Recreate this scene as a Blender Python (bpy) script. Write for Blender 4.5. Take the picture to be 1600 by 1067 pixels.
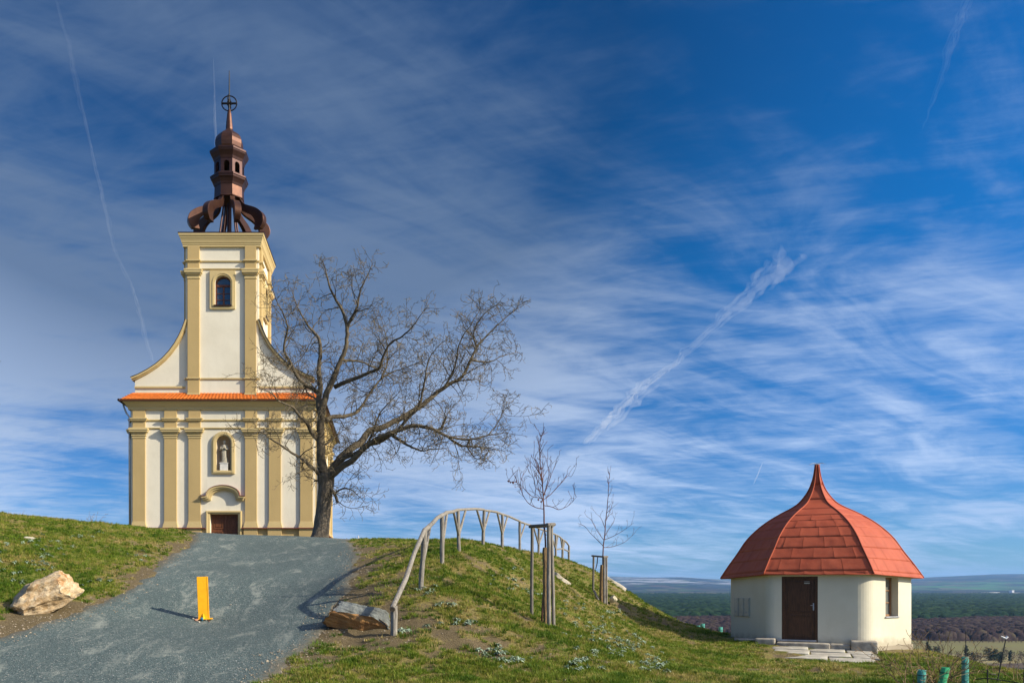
import bpy, bmesh, math, random
import numpy as np
from mathutils import Vector, Matrix
from mathutils.geometry import tessellate_polygon
R = math.radians
random.seed(7); RNG = np.random.default_rng(11)
for o in list(bpy.data.objects): bpy.data.objects.remove(o)
SC = bpy.context.scene
COL = SC.collection

# ------------------------------------------------------------------ camera
# world origin = the photographer's eye; +Y is the view direction, z up, metres
F = 1300.; U0 = 610.; V0 = 915.          # focal length and eye-level point in photo pixels
cam = bpy.data.cameras.new('camera'); cob = bpy.data.objects.new('camera', cam); COL.objects.link(cob)
cob.location = (0, 0, 0); cob.rotation_euler = (R(90), 0, 0)
cam.sensor_width = 36; cam.lens = 36 * F / 1600
cam.shift_x = (800 - U0) / 1600.; cam.shift_y = (V0 - 533.5) / 1600.
cam.clip_start = 0.1; cam.clip_end = 90000
SC.camera = cob
SC.render.resolution_x = 1024; SC.render.resolution_y = 682

# ------------------------------------------------------------------ sun and sky
SUNV = Vector((0.92, -0.392, math.tan(R(29)))).normalized()
SUN_EL = math.asin(SUNV.z); SUN_AZ = math.atan2(SUNV.x, SUNV.y)      # azimuth from +Y, clockwise
sl = bpy.data.lights.new('sun', 'SUN'); sl.energy = 4.5; sl.angle = R(0.5); sl.color = (1.0, .90, .73)
so = bpy.data.objects.new('sun', sl); COL.objects.link(so)
so.rotation_euler = (-SUNV).to_track_quat('-Z', 'Y').to_euler(); so.location = (20, -10, 30)
SC.view_settings.view_transform = 'Standard'; SC.view_settings.look = 'None'
SC.view_settings.exposure = 0.62; SC.view_settings.gamma = 1

wd = bpy.data.worlds.new('World'); SC.world = wd; wd.use_nodes = True

class NT:
    def __init__(s, tree): s.t = tree; s.n = tree.nodes; s.l = tree.links
    def new(s, typ, **kw):
        n = s.n.new(typ)
        for k, v in kw.items(): setattr(n, k, v)
        return n
    def put(s, sock, v):
        if v is None: return
        if isinstance(v, bpy.types.NodeSocket): s.l.new(v, sock)
        else:
            if hasattr(sock, 'default_value'):
                if sock.type == 'RGBA' and len(v) == 3: v = (*v, 1)
                sock.default_value = v
    def m(s, op, a, b=None, c=None, clamp=False):
        n = s.new('ShaderNodeMath', operation=op); n.use_clamp = clamp
        s.put(n.inputs[0], a); s.put(n.inputs[1], b); s.put(n.inputs[2], c); return n.outputs[0]
    def vm(s, op, a, b=None, out=0):
        n = s.new('ShaderNodeVectorMath', operation=op); s.put(n.inputs[0], a); s.put(n.inputs[1], b)
        return n.outputs[out]
    def mix(s, f, a, b, typ='MIX'):
        n = s.new('ShaderNodeMix', data_type='RGBA', blend_type=typ)
        s.put(n.inputs[0], f); s.put(n.inputs[6], a); s.put(n.inputs[7], b); return n.outputs[2]
    def noise(s, vec, scale, detail=4, rough=.55, dist=0, out=0, dim='3D'):
        n = s.new('ShaderNodeTexNoise'); n.noise_dimensions = dim
        s.put(n.inputs['Vector'], vec); n.inputs['Scale'].default_value = scale
        n.inputs['Detail'].default_value = detail; n.inputs['Roughness'].default_value = rough
        n.inputs['Distortion'].default_value = dist; return n.outputs[out]
    def ramp(s, f, stops, interp='LINEAR'):
        n = s.new('ShaderNodeValToRGB'); n.color_ramp.interpolation = interp; e = n.color_ramp.elements
        while len(e) < len(stops): e.new(.5)
        for i, (p, c) in enumerate(stops):
            e[i].position = p; e[i].color = c if len(c) == 4 else (*c, 1)
        s.put(n.inputs[0], f); return n.outputs[0]
    def sstep(s, x, a, b, lo=0., hi=1.):
        n = s.new('ShaderNodeMapRange'); n.interpolation_type = 'SMOOTHSTEP'
        s.put(n.inputs[0], x)
        for i, v in enumerate((a, b, lo, hi)): s.put(n.inputs[i + 1], v)
        return n.outputs[0]

def dirpix(u, v): return Vector(((u - U0) / F, 1, (V0 - v) / F)).normalized()

def build_world():
    t = NT(wd.node_tree); t.n.clear()
    out = t.new('ShaderNodeOutputWorld'); bg = t.new('ShaderNodeBackground'); t.l.new(bg.outputs[0], out.inputs[0])
    sky = t.new('ShaderNodeTexSky', sky_type='NISHITA'); sky.sun_disc = False
    sky.sun_elevation = SUN_EL; sky.sun_rotation = SUN_AZ; sky.altitude = 1200; sky.dust_density = .3; sky.ozone_density = 2.2
    bg.inputs['Strength'].default_value = 0.07
    tc = t.new('ShaderNodeTexCoord').outputs['Generated']
    d = t.vm('NORMALIZE', tc)
    sp = t.new('ShaderNodeSeparateXYZ'); t.l.new(d, sp.inputs[0]); X, Y, Z = sp.outputs
    hs = t.new('ShaderNodeHueSaturation'); hs.inputs['Saturation'].default_value = SKY_SAT; hs.inputs['Value'].default_value = 1.0
    t.l.new(sky.outputs[0], hs.inputs['Color'])
    base = t.mix(1., hs.outputs[0], t.mix(t.sstep(Z, .02, .42), SKY_LOW, SKY_TINT), 'MULTIPLY')
    # polarised darker part of the sky, away from the sun, upper left
    def blob(u, v, k, a):
        dd = t.vm('DOT_PRODUCT', d, tuple(dirpix(u, v)), out=1)
        e = t.m('EXPONENT', t.m('MULTIPLY', t.m('SUBTRACT', dd, 1.0), k))
        return t.m('MULTIPLY', e, a)
    def total(bl, start=None):
        acc = start
        for b in bl:
            q = blob(*b); acc = q if acc is None else t.m('ADD', acc, q)
        return acc
    dark = total(SKY_DARK)
    # thin high cloud on a layer: x/z, y/z softened for the curve of the earth
    zz = t.m('ADD', t.m('MAXIMUM', Z, 0.), .10)
    px = t.m('DIVIDE', X, zz); py = t.m('DIVIDE', Y, zz)
    cb = t.new('ShaderNodeCombineXYZ'); t.l.new(px, cb.inputs[0]); t.l.new(py, cb.inputs[1]); p = cb.outputs[0]
    def mapped(rot, sx, sy, off=(0, 0, 0)):          # turn first, then stretch
        m = t.new('ShaderNodeMapping'); m.vector_type = 'TEXTURE'; t.l.new(p, m.inputs[0]); m.inputs['Rotation'].default_value = (0, 0, R(rot))
        m.inputs['Scale'].default_value = (1/sx, 1/sy, 1); m.inputs['Location'].default_value = off; return m.outputs[0]
    n1 = t.noise(mapped(28, .55, .95, (3.1, .7, 0)), 1.0, 5, .52, .6)
    n2 = t.noise(mapped(34, .8, 2.1, (7.7, 2, 0)), 1.7, 8, .58, .9)
    n3 = t.noise(mapped(-30, 1.1, 2.0, (1.7, 9, 0)), 3.0, 9, .62, .8)
    n4 = t.noise(mapped(-16, 1.2, 4.6, (4.7, 5, 0)), 4.2, 9, .60, .6)
    def dev(n, w): return t.m('MULTIPLY', t.m('SUBTRACT', n, .5), w)
    s = t.m('ADD', t.m('ADD', dev(n1, 1.8), dev(n2, 1.5)), t.m('ADD', dev(n3, .7), dev(n4, .42)))
    cov = total(SKY_COV, None)
    s = t.m('ADD', s, t.m('ADD', cov, SKY_BASE))
    dens = t.sstep(s, -.05, 1.15)
    bright = total(SKY_BRIGHT)
    cc = t.mix(t.m('MINIMUM', t.m('MAXIMUM', bright, 0.), 1.), CLOUD_DIM, CLOUD_LIT)
    cc = t.mix(t.m('MULTIPLY', t.m('MINIMUM', dark, 1.), .9), cc, (.80, 1.40, 2.55, 1))
    b2 = t.mix(t.m('MINIMUM', dark, 1.), base, t.mix(1., base, (.52, .50, .50, 1), 'MULTIPLY'))
    col = t.mix(t.m('MULTIPLY', dens, .86), b2, cc)
    # added warm fill glow in the unseen sky round the sun, behind the photographer
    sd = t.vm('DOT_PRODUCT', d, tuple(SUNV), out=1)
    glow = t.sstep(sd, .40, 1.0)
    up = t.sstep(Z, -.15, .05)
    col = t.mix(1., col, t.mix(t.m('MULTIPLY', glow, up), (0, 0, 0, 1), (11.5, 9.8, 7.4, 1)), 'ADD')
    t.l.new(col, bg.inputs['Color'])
SKY_BASE = .29
SKY_SAT = 1.3; SKY_TINT = (.02, 1.05, 1.50, 1); SKY_LOW = (.34, .64, 1.08, 1)
CLOUD_DIM = (2.1, 3.3, 5.8, 1); CLOUD_LIT = (7.4, 8.9, 11.6, 1)
# (photo u, v of the direction, tightness, amount)
SKY_DARK = [(60, 0, 12, .95), (600, 20, 10, .88), (900, 240, 26, .2)]
SKY_COV = [(100, 560, 10, .58), (40, 660, 40, .28), (600, 300, 12, .22), (1120, 240, 50, -.38), (1340, 430, 34, -.52), (1500, 230, 50, .50), (1560, 20, 60, -.20), (1180, 90, 70, .22), (980, 60, 60, .10),
           (1380, 650, 80, .28), (780, 750, 40, .34), (130, 785, 260, -.75), (250, 790, 260, -.3), (640, 850, 200, -.25), (1560, 400, 60, -.25), (200, 320, 60, -.30), (1190, 440, 140, .42), (640, 400, 60, .08), (1530, 580, 120, .25), (520, 430, 60, -.15), (1460, 120, 80, .15)]
SKY_BRIGHT = [(60, 620, 9, 1.0), (820, 800, 12, .80), (1450, 690, 30, .40), (1500, 240, 30, .12), (600, 360, 16, .14)]
build_world()

# ------------------------------------------------------------------ numeric helpers
def P(u, v, Z): return ((u - U0) / F * Z, Z, (V0 - v) / F * Z)      # a measured photo point at a known distance
def hash2(i, j, s=0):
    h = (i.astype(np.int64) * 374761393 + j.astype(np.int64) * 668265263 + s * 974711) & 0x7fffffff
    h = ((h ^ (h >> 13)) * 1274126177) & 0x7fffffff
    return ((h ^ (h >> 16)) & 0xffffff) / float(0xffffff)
def vnoise(x, y, s=0):
    xi = np.floor(x); yi = np.floor(y); fx = x - xi; fy = y - yi
    fx = fx * fx * (3 - 2 * fx); fy = fy * fy * (3 - 2 * fy); xi = xi.astype(np.int64); yi = yi.astype(np.int64)
    a = hash2(xi, yi, s); b = hash2(xi + 1, yi, s); c = hash2(xi, yi + 1, s); d = hash2(xi + 1, yi + 1, s)
    return (a + (b - a) * fx) * (1 - fy) + (c + (d - c) * fx) * fy
def fbm(x, y, o=4, s=0):
    x = np.asarray(x, float); y = np.asarray(y, float); r = 0; a = .5; t = 0
    for k in range(o):
        r = r + a * vnoise(x, y, s + k); t += a; x = x * 2.03 + 17.1; y = y * 2.03 + 5.3; a *= .5
    return r / t
def sm(x, a, b):
    q = np.clip((np.asarray(x, float) - a) / (b - a), 0, 1); return q * q * (3 - 2 * q)

# ------------------------------------------------------------------ mesh helpers
class MB:
    def __init__(s): s.v = []; s.f = []
    def add(s, vs, fs):
        o = len(s.v); s.v += [tuple(v) for v in vs]; s.f += [tuple(i + o for i in f) for f in fs]; return s
    def box(s, x0, x1, y0, y1, z0, z1):
        return s.add([(x0,y0,z0),(x1,y0,z0),(x1,y1,z0),(x0,y1,z0),(x0,y0,z1),(x1,y0,z1),(x1,y1,z1),(x0,y1,z1)],
                     [(0,3,2,1),(4,5,6,7),(0,1,5,4),(1,2,6,5),(2,3,7,6),(3,0,4,7)])
    def prism(s, pts, y0, y1):                       # polygon (x,z) pushed along y
        n = len(pts)
        vs = [(x, y0, z) for x, z in pts] + [(x, y1, z) for x, z in pts]
        fs = [(i, (i+1) % n, n + (i+1) % n, n + i) for i in range(n)]
        for t in tessellate_polygon([[Vector((x, z, 0)) for x, z in pts]]):
            fs.append(tuple(t)); fs.append(tuple(n + k for k in reversed(t)))
        return s.add(vs, fs)
    def slab(s, pts, z0, z1):                        # polygon (x,y) pushed along z
        n = len(pts)
        vs = [(x, y, z0) for x, y in pts] + [(x, y, z1) for x, y in pts]
        fs = [(i, (i+1) % n, n + (i+1) % n, n + i) for i in range(n)]
        for t in tessellate_polygon([[Vector((x, y, 0)) for x, y in pts]]):
            fs.append(tuple(reversed(t))); fs.append(tuple(n + k for k in t))
        return s.add(vs, fs)
    def holed(s, outer, holes, y, depth, ax='y'):    # wall sheet with openings and their reveals; (a,z) in the plane
        loops = [outer] + holes; flat = [q for l in loops for q in l]
        mk = (lambda a, z, d: (a, y + d, z)) if ax == 'y' else (lambda a, z, d: (y + d, a, z))
        tri = tessellate_polygon([[Vector((a, z, 0)) for a, z in l] for l in loops])
        s.add([mk(a, z, 0) for a, z in flat], [tuple(t) for t in tri])
        for h in holes:
            n = len(h)
            s.add([mk(a, z, 0) for a, z in h] + [mk(a, z, depth) for a, z in h], [(i, (i+1) % n, n + (i+1) % n, n + i) for i in range(n)])
        return s
    def ring(s, outer, inner, y0, y1):               # closed or open frame between two equal-length (x,z) loops
        n = len(outer)
        vs = [(x, y0, z) for x, z in outer] + [(x, y0, z) for x, z in inner] + [(x, y1, z) for x, z in outer] + [(x, y1, z) for x, z in inner]
        fs = []
        for i in range(n):
            j = (i+1) % n
            fs += [(i, j, n+j, n+i), (i, 2*n+i, 2*n+j, j), (n+i, n+j, 3*n+j, 3*n+i), (2*n+i, 3*n+i, 3*n+j, 2*n+j)]
        return s.add(vs, fs)
    def profile_box(s, x0, x1, y0, y1, prof, base=(0, 0)):
        """moulding that runs round a rectangle; prof = [(out, z)...] from bottom to top"""
        vs = []; fs = []
        for o, z in prof: vs += [(x0-o, y0-o, z), (x1+o, y0-o, z), (x1+o, y1+o, z), (x0-o, y1+o, z)]
        for k in range(len(prof)-1):
            for i in range(4):
                j = (i+1) % 4; fs.append((4*k+i, 4*k+j, 4*k+4+j, 4*k+4+i))
        m = 4*(len(prof)-1); fs += [(3,2,1,0), (m, m+1, m+2, m+3)]
        return s.add(vs, fs)
    def tube(s, pts, rad, n=6, cap=True):
        pts = [Vector(p) for p in pts]
        if not hasattr(rad, '__len__'): rad = [rad] * len(pts)
        vs = []; fs = []; up = None
        for i, p in enumerate(pts):
            d = (pts[min(i+1, len(pts)-1)] - pts[max(i-1, 0)])
            if d.length < 1e-9: d = Vector((0, 0, 1))
            d.normalize()
            if up is None: up = d.orthogonal().normalized()
            up = (up - d * up.dot(d))
            if up.length < 1e-6: up = d.orthogonal()
            up.normalize(); w = d.cross(up)
            for k in range(n):
                a = 2*math.pi*k/n; vs.append(p + (up*math.cos(a) + w*math.sin(a)) * rad[i])
        for i in range(len(pts)-1):
            for k in range(n):
                j = (k+1) % n; fs.append((i*n+k, i*n+j, i*n+n+j, i*n+n+k))
        if cap and n > 3: fs += [tuple(reversed(range(n))), tuple(range((len(pts)-1)*n, len(pts)*n))]
        return s.add(vs, fs)
    def lathe(s, prof, n=8, c=(0, 0, 0), rot=0, sx=1, sy=1):
        vs = []; fs = []
        for r, z in prof:
            for k in range(n):
                a = 2*math.pi*k/n + rot; vs.append((c[0]+r*math.cos(a)*sx, c[1]+r*math.sin(a)*sy, c[2]+z))
        for i in range(len(prof)-1):
            for k in range(n):
                j = (k+1) % n; fs.append((i*n+k, i*n+j, i*n+n+j, i*n+n+k))
        fs += [tuple(reversed(range(n))), tuple(range((len(prof)-1)*n, len(prof)*n))]
        return s.add(vs, fs)

def mesh_obj(name, v, f, mat, parent=None, origin=None, smooth=False, bevel=0, local=False, weld=False):
    if origin is None: origin = Vector((0, 0, 0)) if (parent is None or local) else abs_loc(parent)
    me = bpy.data.meshes.new(name)
    if isinstance(v, np.ndarray): vv = (v - np.array(origin)); me.from_pydata(vv.tolist(), [], f if isinstance(f, list) else f.tolist())
    else: me.from_pydata([(a-origin[0], b-origin[1], c-origin[2]) for a, b, c in v], [], f)
    if weld:
        bm = bmesh.new(); bm.from_mesh(me); bmesh.ops.remove_doubles(bm, verts=bm.verts, dist=1e-4)
        bmesh.ops.recalc_face_normals(bm, faces=bm.faces); bm.to_mesh(me); bm.free()
    me.materials.append(mat)
    if smooth: me.polygons.foreach_set('use_smooth', [True] * len(me.polygons))
    o = bpy.data.objects.new(name, me); COL.objects.link(o)
    if parent is not None: o.parent = parent
    else: o.location = origin
    if bevel:
        b = o.modifiers.new('bevel', 'BEVEL'); b.width = bevel; b.segments = 2; b.limit_method = 'ANGLE'; b.angle_limit = R(35)
    return o
def part(name, mb, mat, parent=None, **kw): return mesh_obj(name, mb.v, mb.f, mat, parent, **kw)
def abs_loc(o):
    l = Vector((0, 0, 0))
    while o is not None: l = l + o.location; o = o.parent
    return l
def tag(o, label=None, cat=None, group=None, kind=None):
    if label: o['label'] = label
    if cat: o['category'] = cat
    if group: o['group'] = group
    if kind: o['kind'] = kind
    return o
def thing(name, loc, label, cat, group=None, rz=0):
    o = bpy.data.objects.new(name, None); COL.objects.link(o); o.location = loc; o.rotation_euler = (0, 0, rz)
    o.empty_display_size = .3
    return tag(o, label, cat, group)
def copy_tree(o, parent=None):
    c = o.copy(); COL.objects.link(c)
    if parent is not None: c.parent = parent
    for ch in list(o.children): copy_tree(ch, c)
    return c
def arch(x0, x1, z0, zs, n=14, rise=None):
    """closed loop: sill z0, springing zs, round head"""
    c = (x0+x1)/2; r = (x1-x0)/2; rise = r if rise is None else rise
    return [(x0, z0), (x1, z0)] + [(c + r*math.cos(a), zs + rise*math.sin(a)) for a in [math.pi*k/n for k in range(n+1)]]

# ------------------------------------------------------------------ materials
MATS = {}
def mat(name, col, rough=.8, var=.15, scale=3., bump=.0, bscale=None, metal=0., col2=None, spec=.3, detail=5, aniso=None, dist=.02):
    m = bpy.data.materials.new(name); m.use_nodes = True; t = NT(m.node_tree); b = t.n['Principled BSDF']
    b.inputs['Roughness'].default_value = rough; b.inputs['Metallic'].default_value = metal
    b.inputs['Specular IOR Level'].default_value = spec
    co = t.new('ShaderNodeTexCoord').outputs['Object']
    if aniso:
        mp = t.new('ShaderNodeMapping'); t.l.new(co, mp.inputs[0]); mp.inputs['Scale'].default_value = aniso; co = mp.outputs[0]
    n = t.noise(co, scale, detail, .6)
    c2 = col2 if col2 else tuple(c * (1 - var * 2) for c in col)
    c1 = tuple(min(1, c * (1 + var * .6)) for c in col)
    t.l.new(t.ramp(n, [(.32, c2), (.66, c1)]), b.inputs['Base Color'])
    if bump:
        bn = t.new('ShaderNodeBump'); bn.inputs['Strength'].default_value = bump; bn.inputs['Distance'].default_value = dist
        t.l.new(t.noise(co, bscale or scale * 4, 6, .65), bn.inputs['Height']); t.l.new(bn.outputs[0], b.inputs['Normal'])
    MATS[name] = m; return m
M = MATS

def plaster(name, col, dirt, amt=.35, splash=None):
    m = bpy.data.materials.new(name); m.use_nodes = True; t = NT(m.node_tree); b = t.n['Principled BSDF']
    b.inputs['Roughness'].default_value = .92; b.inputs['Specular IOR Level'].default_value = .15
    co = t.new('ShaderNodeTexCoord').outputs['Object']
    big = t.noise(co, .55, 5, .6); fine = t.noise(co, 9, 6, .65)
    mp = t.new('ShaderNodeMapping'); t.l.new(co, mp.inputs[0]); mp.inputs['Scale'].default_value = (2.2, 2.2, .22)
    run = t.noise(mp.outputs[0], 1.4, 5, .6)
    c = t.mix(t.sstep(big, .35, .75, 0., amt), col, dirt)
    c = t.mix(t.sstep(run, .5, .8, 0., amt * .7), c, dirt)
    c = t.mix(t.sstep(fine, .3, .8, 0., .12), c, tuple(min(1, x * 1.18) for x in col))
    if splash is not None:      # mud splashed up the foot of the wall, ragged top edge
        sz = t.new('ShaderNodeSeparateXYZ'); t.l.new(co, sz.inputs[0])
        e = t.m('ADD', sz.outputs[2], t.m('MULTIPLY', t.m('SUBTRACT', t.noise(co, 3.5, 6, .7), .5), .55)); c = t.mix(t.sstep(e, splash+.22, splash-.10, 0., .6), c, (.30, .25, .17, 1))
    t.l.new(c, b.inputs['Base Color'])
    bn = t.new('ShaderNodeBump'); bn.inputs['Strength'].default_value = .35; bn.inputs['Distance'].default_value = .02
    h = t.m('ADD', t.m('MULTIPLY', fine, .35), t.noise(co, 2.2, 3, .5)); t.l.new(h, bn.inputs['Height'])
    t.l.new(bn.outputs[0], b.inputs['Normal']); MATS[name] = m; return m
plaster('white_plaster', (.71, .66, .53), (.54, .49, .37), .40)
plaster('ochre_plaster', (.45, .33, .15), (.34, .25, .11), .35)
plaster('pale_ochre', (.53, .415, .205), (.40, .30, .14), .30)
plaster('niche_plaster', (.46, .37, .26), (.34, .27, .2), .3)
plaster('cream_plaster', (.62, .585, .46), (.46, .42, .30), .45, splash=-.02)
plaster('footing', (.36, .31, .23), (.20, .17, .12), .6)
mat('plinth_tile', (.22, .065, .045), .7, .2, 8)
mat('copper', (.092, .042, .025), .42, .0, 2.4, .12, 6, metal=.6, col2=(.055, .026, .020), dist=.03)
mat('copper_light', (.30, .13, .07), .42, 0, 3, .1, 6, metal=.6, col2=(.16, .06, .04))
mat('copper_dark', (.055, .026, .022), .45, 0, 3, .1, 6, metal=.55, col2=(.04, .02, .018))
mat('iron', (.015, .014, .015), .5, .2, 5, metal=.6)
mat('dark_inside', (.012, .011, .011), .9, .1, 2)
mat('window_wood', (.13, .045, .022), .5, .2, 6, .1, aniso=(8, 8, 1))
mat('door_wood', (.15, .055, .022), .45, .2, 4, .15, aniso=(6, 6, .8))
mat('hut_door_wood', (.085, .038, .017), .42, .25, 5, .15, aniso=(7, 7, .7))
mat('hut_frame_wood', (.30, .16, .07), .5, .25, 5, .15, aniso=(7, 7, .7))
mat('statue_stone', (.42, .38, .29), .85, .2, 9, .3)
mat('pedestal_stone', (.68, .65, .58), .85, .1, 6, .1)
mat('zinc', (.42, .42, .43), .45, .12, 5, metal=.4)
mat('meter_box', (.50, .48, .40), .55, .08, 3)
mat('bark', (.18, .145, .105), .92, 0, 5, .9, 9, col2=(.075, .06, .042), aniso=(3, 3, .8), dist=.06)
mat('branch_bark', (.135, .108, .07), .9, 0, 6, .5, 14, col2=(.06, .048, .032))
mat('twig_bark', (.19, .155, .095), .9, 0, 3, col2=(.11, .085, .05))
mat('sapling_bark', (.13, .055, .045), .75, 0, 5, .2, col2=(.07, .035, .03))
mat('grey_wood', (.30, .275, .235), .85, 0, 5, .5, 14, col2=(.13, .115, .095), aniso=(6, 6, .9))
mat('dark_grey_wood', (.20, .18, .15), .85, 0, 5, .5, 14, col2=(.10, .09, .075), aniso=(6, 6, .9))
mat('rough_stake', (.34, .23, .11), .9, 0, 5, .8, 14, col2=(.16, .10, .05), aniso=(7, 7, .7), dist=.04)
mat('cut_wood', (.09, .07, .05), .9, .3, 20)
mat('strap', (.05, .05, .09), .7, .2, 5)
mat('yellow_paint', (.86, .40, .006), .42, .06, 7, .04, 30, spec=.4)
mat('step_stone', (.40, .36, .29), .9, 0, 4, .6, 12, col2=(.20, .175, .14))
mat('slab_stone', (.46, .43, .35), .9, 0, 3, .5, 10, col2=(.28, .25, .20))
mat('pale_stone', (.50, .45, .36), .9, .25, 3, .6, 9)
mat('red_stone', (.36, .19, .13), .9, .25, 9, .4)
mat('blue_scrap', (.02, .22, .32), .5, .15, 9)
mat('rosette_leaf', (.33, .42, .30), .85, .16, 12, .2)
mat('dry_stem', (.24, .155, .075), .9, .25, 8)
mat('red_stem', (.13, .05, .035), .85, .25, 8)
mat('tube_teal', (.10, .40, .34), .45, .15, 6, .08)
mat('tube_green', (.07, .46, .20), .45, .15, 6, .08)
mat('black_wire', (.02, .02, .022), .6, .2, 5)
mat('white_clip', (.75, .75, .74), .5, .05, 5)
mat('bag', (.62, .55, .38), .8, .15, 8, .4)
mat('brass', (.65, .33, .06), .4, .1, 6, metal=.3)
def glass(name, col, rough=.06):
    m = bpy.data.materials.new(name); m.use_nodes = True; b = m.node_tree.nodes['Principled BSDF']
    b.inputs['Base Color'].default_value = (*col, 1); b.inputs['Roughness'].default_value = rough
    b.inputs['Specular IOR Level'].default_value = .9; b.inputs['Coat Weight'].default_value = .5; MATS[name] = m
glass('dark_glass', (.03, .04, .05))
glass('pale_glass', (.16, .17, .15), .12)

# ------------------------------------------------------------------ the lie of the land
CP = [P(*a) for a in [
 (0,1067,12),(200,1067,12),(415,1067,12),(700,1067,12),(1000,1067,12.8),(1250,1067,14.2),(1450,1067,14.8),(1600,1067,15),
 (1250,1014,24.6),(1330,1018,24.3),(1375,1021,24.2),(1340,1034,22.3),(1180,1003,25.8),(1230,1024,23.2),(1250,1042,19.5),(1120,1000,27),(1000,1035,18.5),(1060,1000,26),
 (850,975,16.5),(943,944,28),(615,993,14.8),(657,921,17),(690,884,19.6),(717,862,22.4),(757,853,25.2),(785,855,28),(812,860,31),(841,867,34),(880,875,38),
 (900,881,35),(940,898,34),(980,930,34),(1020,960,34),(1060,984,34),(1110,993,34),(760,920,19),(850,920,22),(920,960,23),(980,990,23),(720,1000,14.5),(760,870,23),
 (1440,1016,27),(1520,1037,22),(1600,1058,18),
 (0,808,26),(100,815,28),(200,824,32),(260,829,34),(325,835,34.5),(450,838,35),(540,842,34),(600,846,31),(650,850,28.5),
 (100,870,21),(200,870,23),(0,930,17.5),(130,950,17.2),(0,1000,14.5),(250,900,20.5),(320,968,17.6),(400,900,21.5),(400,860,27.5),(500,900,21.5),(500,960,17),(560,980,15.4),(560,880,23),(600,880,21.5),(200,1000,14.8),(400,1000,15)]]
CP += [(0,0,-1.65),(-8,0,-1.6),(8,0,-1.75),(-12,8,-1.0),(14,8,-2.0),(-25,10,.5),(-30,30,2.6),(-25,45,1.9),(-14,41,1.7),(-8,40,1.68),(-3,41,1.65),(-14,60,1.5),(-2,60,1.3),(-6,75,0),(-30,65,0),
 (6,45,.9),(12,50,-1.5),(18,38,-4),(20,30,-3.6),(19,22,-3.2),(25,26,-6.5),(24,15,-5),(28,40,-10),(16,60,-6),(6,62,-2),(15,0,-3),(0,90,-5),(30,60,-14),(36,20,-12),(-45,30,0),(-45,60,-4),(10,38,.2),(14,44,-2.8),(4.5,37,1.5),(0,42,1.75),(14.5,32,-2.2)]
CP = np.array(CP)
def tps_fit(cp, lam=.2):
    n = len(cp); d = np.hypot(cp[:,None,0]-cp[None,:,0], cp[:,None,1]-cp[None,:,1])
    A = np.zeros((n+3, n+3)); A[:n,:n] = np.where(d > 0, d*d*np.log(d+1e-12), 0) + lam*np.eye(n)
    A[:n,n] = 1; A[:n,n+1:] = cp[:,:2]; A[n,:n] = 1; A[n+1:,:n] = cp[:,:2].T
    b = np.zeros(n+3); b[:n] = cp[:,2]; return np.linalg.solve(A, b)
TW = tps_fit(CP)
def tps(x, y):
    out = np.empty(len(x))
    for i in range(0, len(x), 20000):
        xx = x[i:i+20000]; yy = y[i:i+20000]
        d = np.hypot(xx[:,None]-CP[None,:,0], yy[:,None]-CP[None,:,1])
        out[i:i+20000] = np.where(d > 0, d*d*np.log(d+1e-12), 0) @ TW[:-3] + TW[-3] + TW[-2]*xx + TW[-1]*yy
    return out
VAL = -62.
def base_h(x, y):
    """hill and valley floor, smooth"""
    x = np.asarray(x, float); y = np.asarray(y, float); s = x.shape; x = x.ravel(); y = y.ravel()
    cx = np.clip(x, -40, 34); cy = np.clip(y, -12, 88)
    h = tps(cx, cy); d = np.hypot(x-cx, y-cy)
    w = sm(d, 0, 260); h = h - np.minimum(d, 60)*.25
    far = VAL + 3*(fbm(x/900., y/900., 3, 5) - .5)
    return (h*(1-w) + far*w).reshape(s)

def hit(u, v, tmin=8., tmax=60.):
    """where the line of sight through a measured photo point meets the ground"""
    t = np.linspace(tmin, tmax, 2600); x = (u-U0)/F*t; z = (V0-v)/F*t
    g = z - base_h(x, t); k = np.where(g < 0)[0]
    k = k[0] if len(k) else int(np.argmin(np.abs(g)))
    return float(x[k]), float(t[k])

# path outline from the photograph, as points on the ground
PL = [hit(*q) for q in [(0,998),(70,974),(150,945),(205,918),(245,888),(278,862),(305,845)]]
PR = [hit(*q) for q in [(408,1067),(440,1035),(482,1005),(500,985),(522,958),(538,925),(550,895),(556,868),(548,848)]]
PLW = [(-10.5, 6), (-8.6, 11.5)] + PL + [(-8.6, 37), (-10.6, 41), (-11.5, 44)]
PRW = [(-1.2, 4), (-1.6, 9)] + PR + [(-2.3, 37), (-1.4, 40), (-.6, 44)]
POLY = np.array(PLW + PRW[::-1])
def path_sd(x, y):
    """signed distance to the path outline (negative inside)"""
    x = np.asarray(x, float); y = np.asarray(y, float); n = len(POLY)
    best = np.full(x.shape, 1e9); ins = np.zeros(x.shape, bool)
    for i in range(n):
        ax, ay = POLY[i]; bx, by = POLY[(i+1) % n]; dx, dy = bx-ax, by-ay
        t = np.clip(((x-ax)*dx + (y-ay)*dy) / (dx*dx+dy*dy), 0, 1)
        best = np.minimum(best, np.hypot(x-ax-t*dx, y-ay-t*dy))
        c = ((ay > y) != (by > y)) & (x < (bx-ax)*(y-ay)/(by-ay+1e-12)+ax); ins ^= c
    return np.where(ins, -best, best)
def near_w(x, y): return sm(-np.maximum(np.maximum(np.abs(x)-38, y-80), -y-8), -20, 0)
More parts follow.
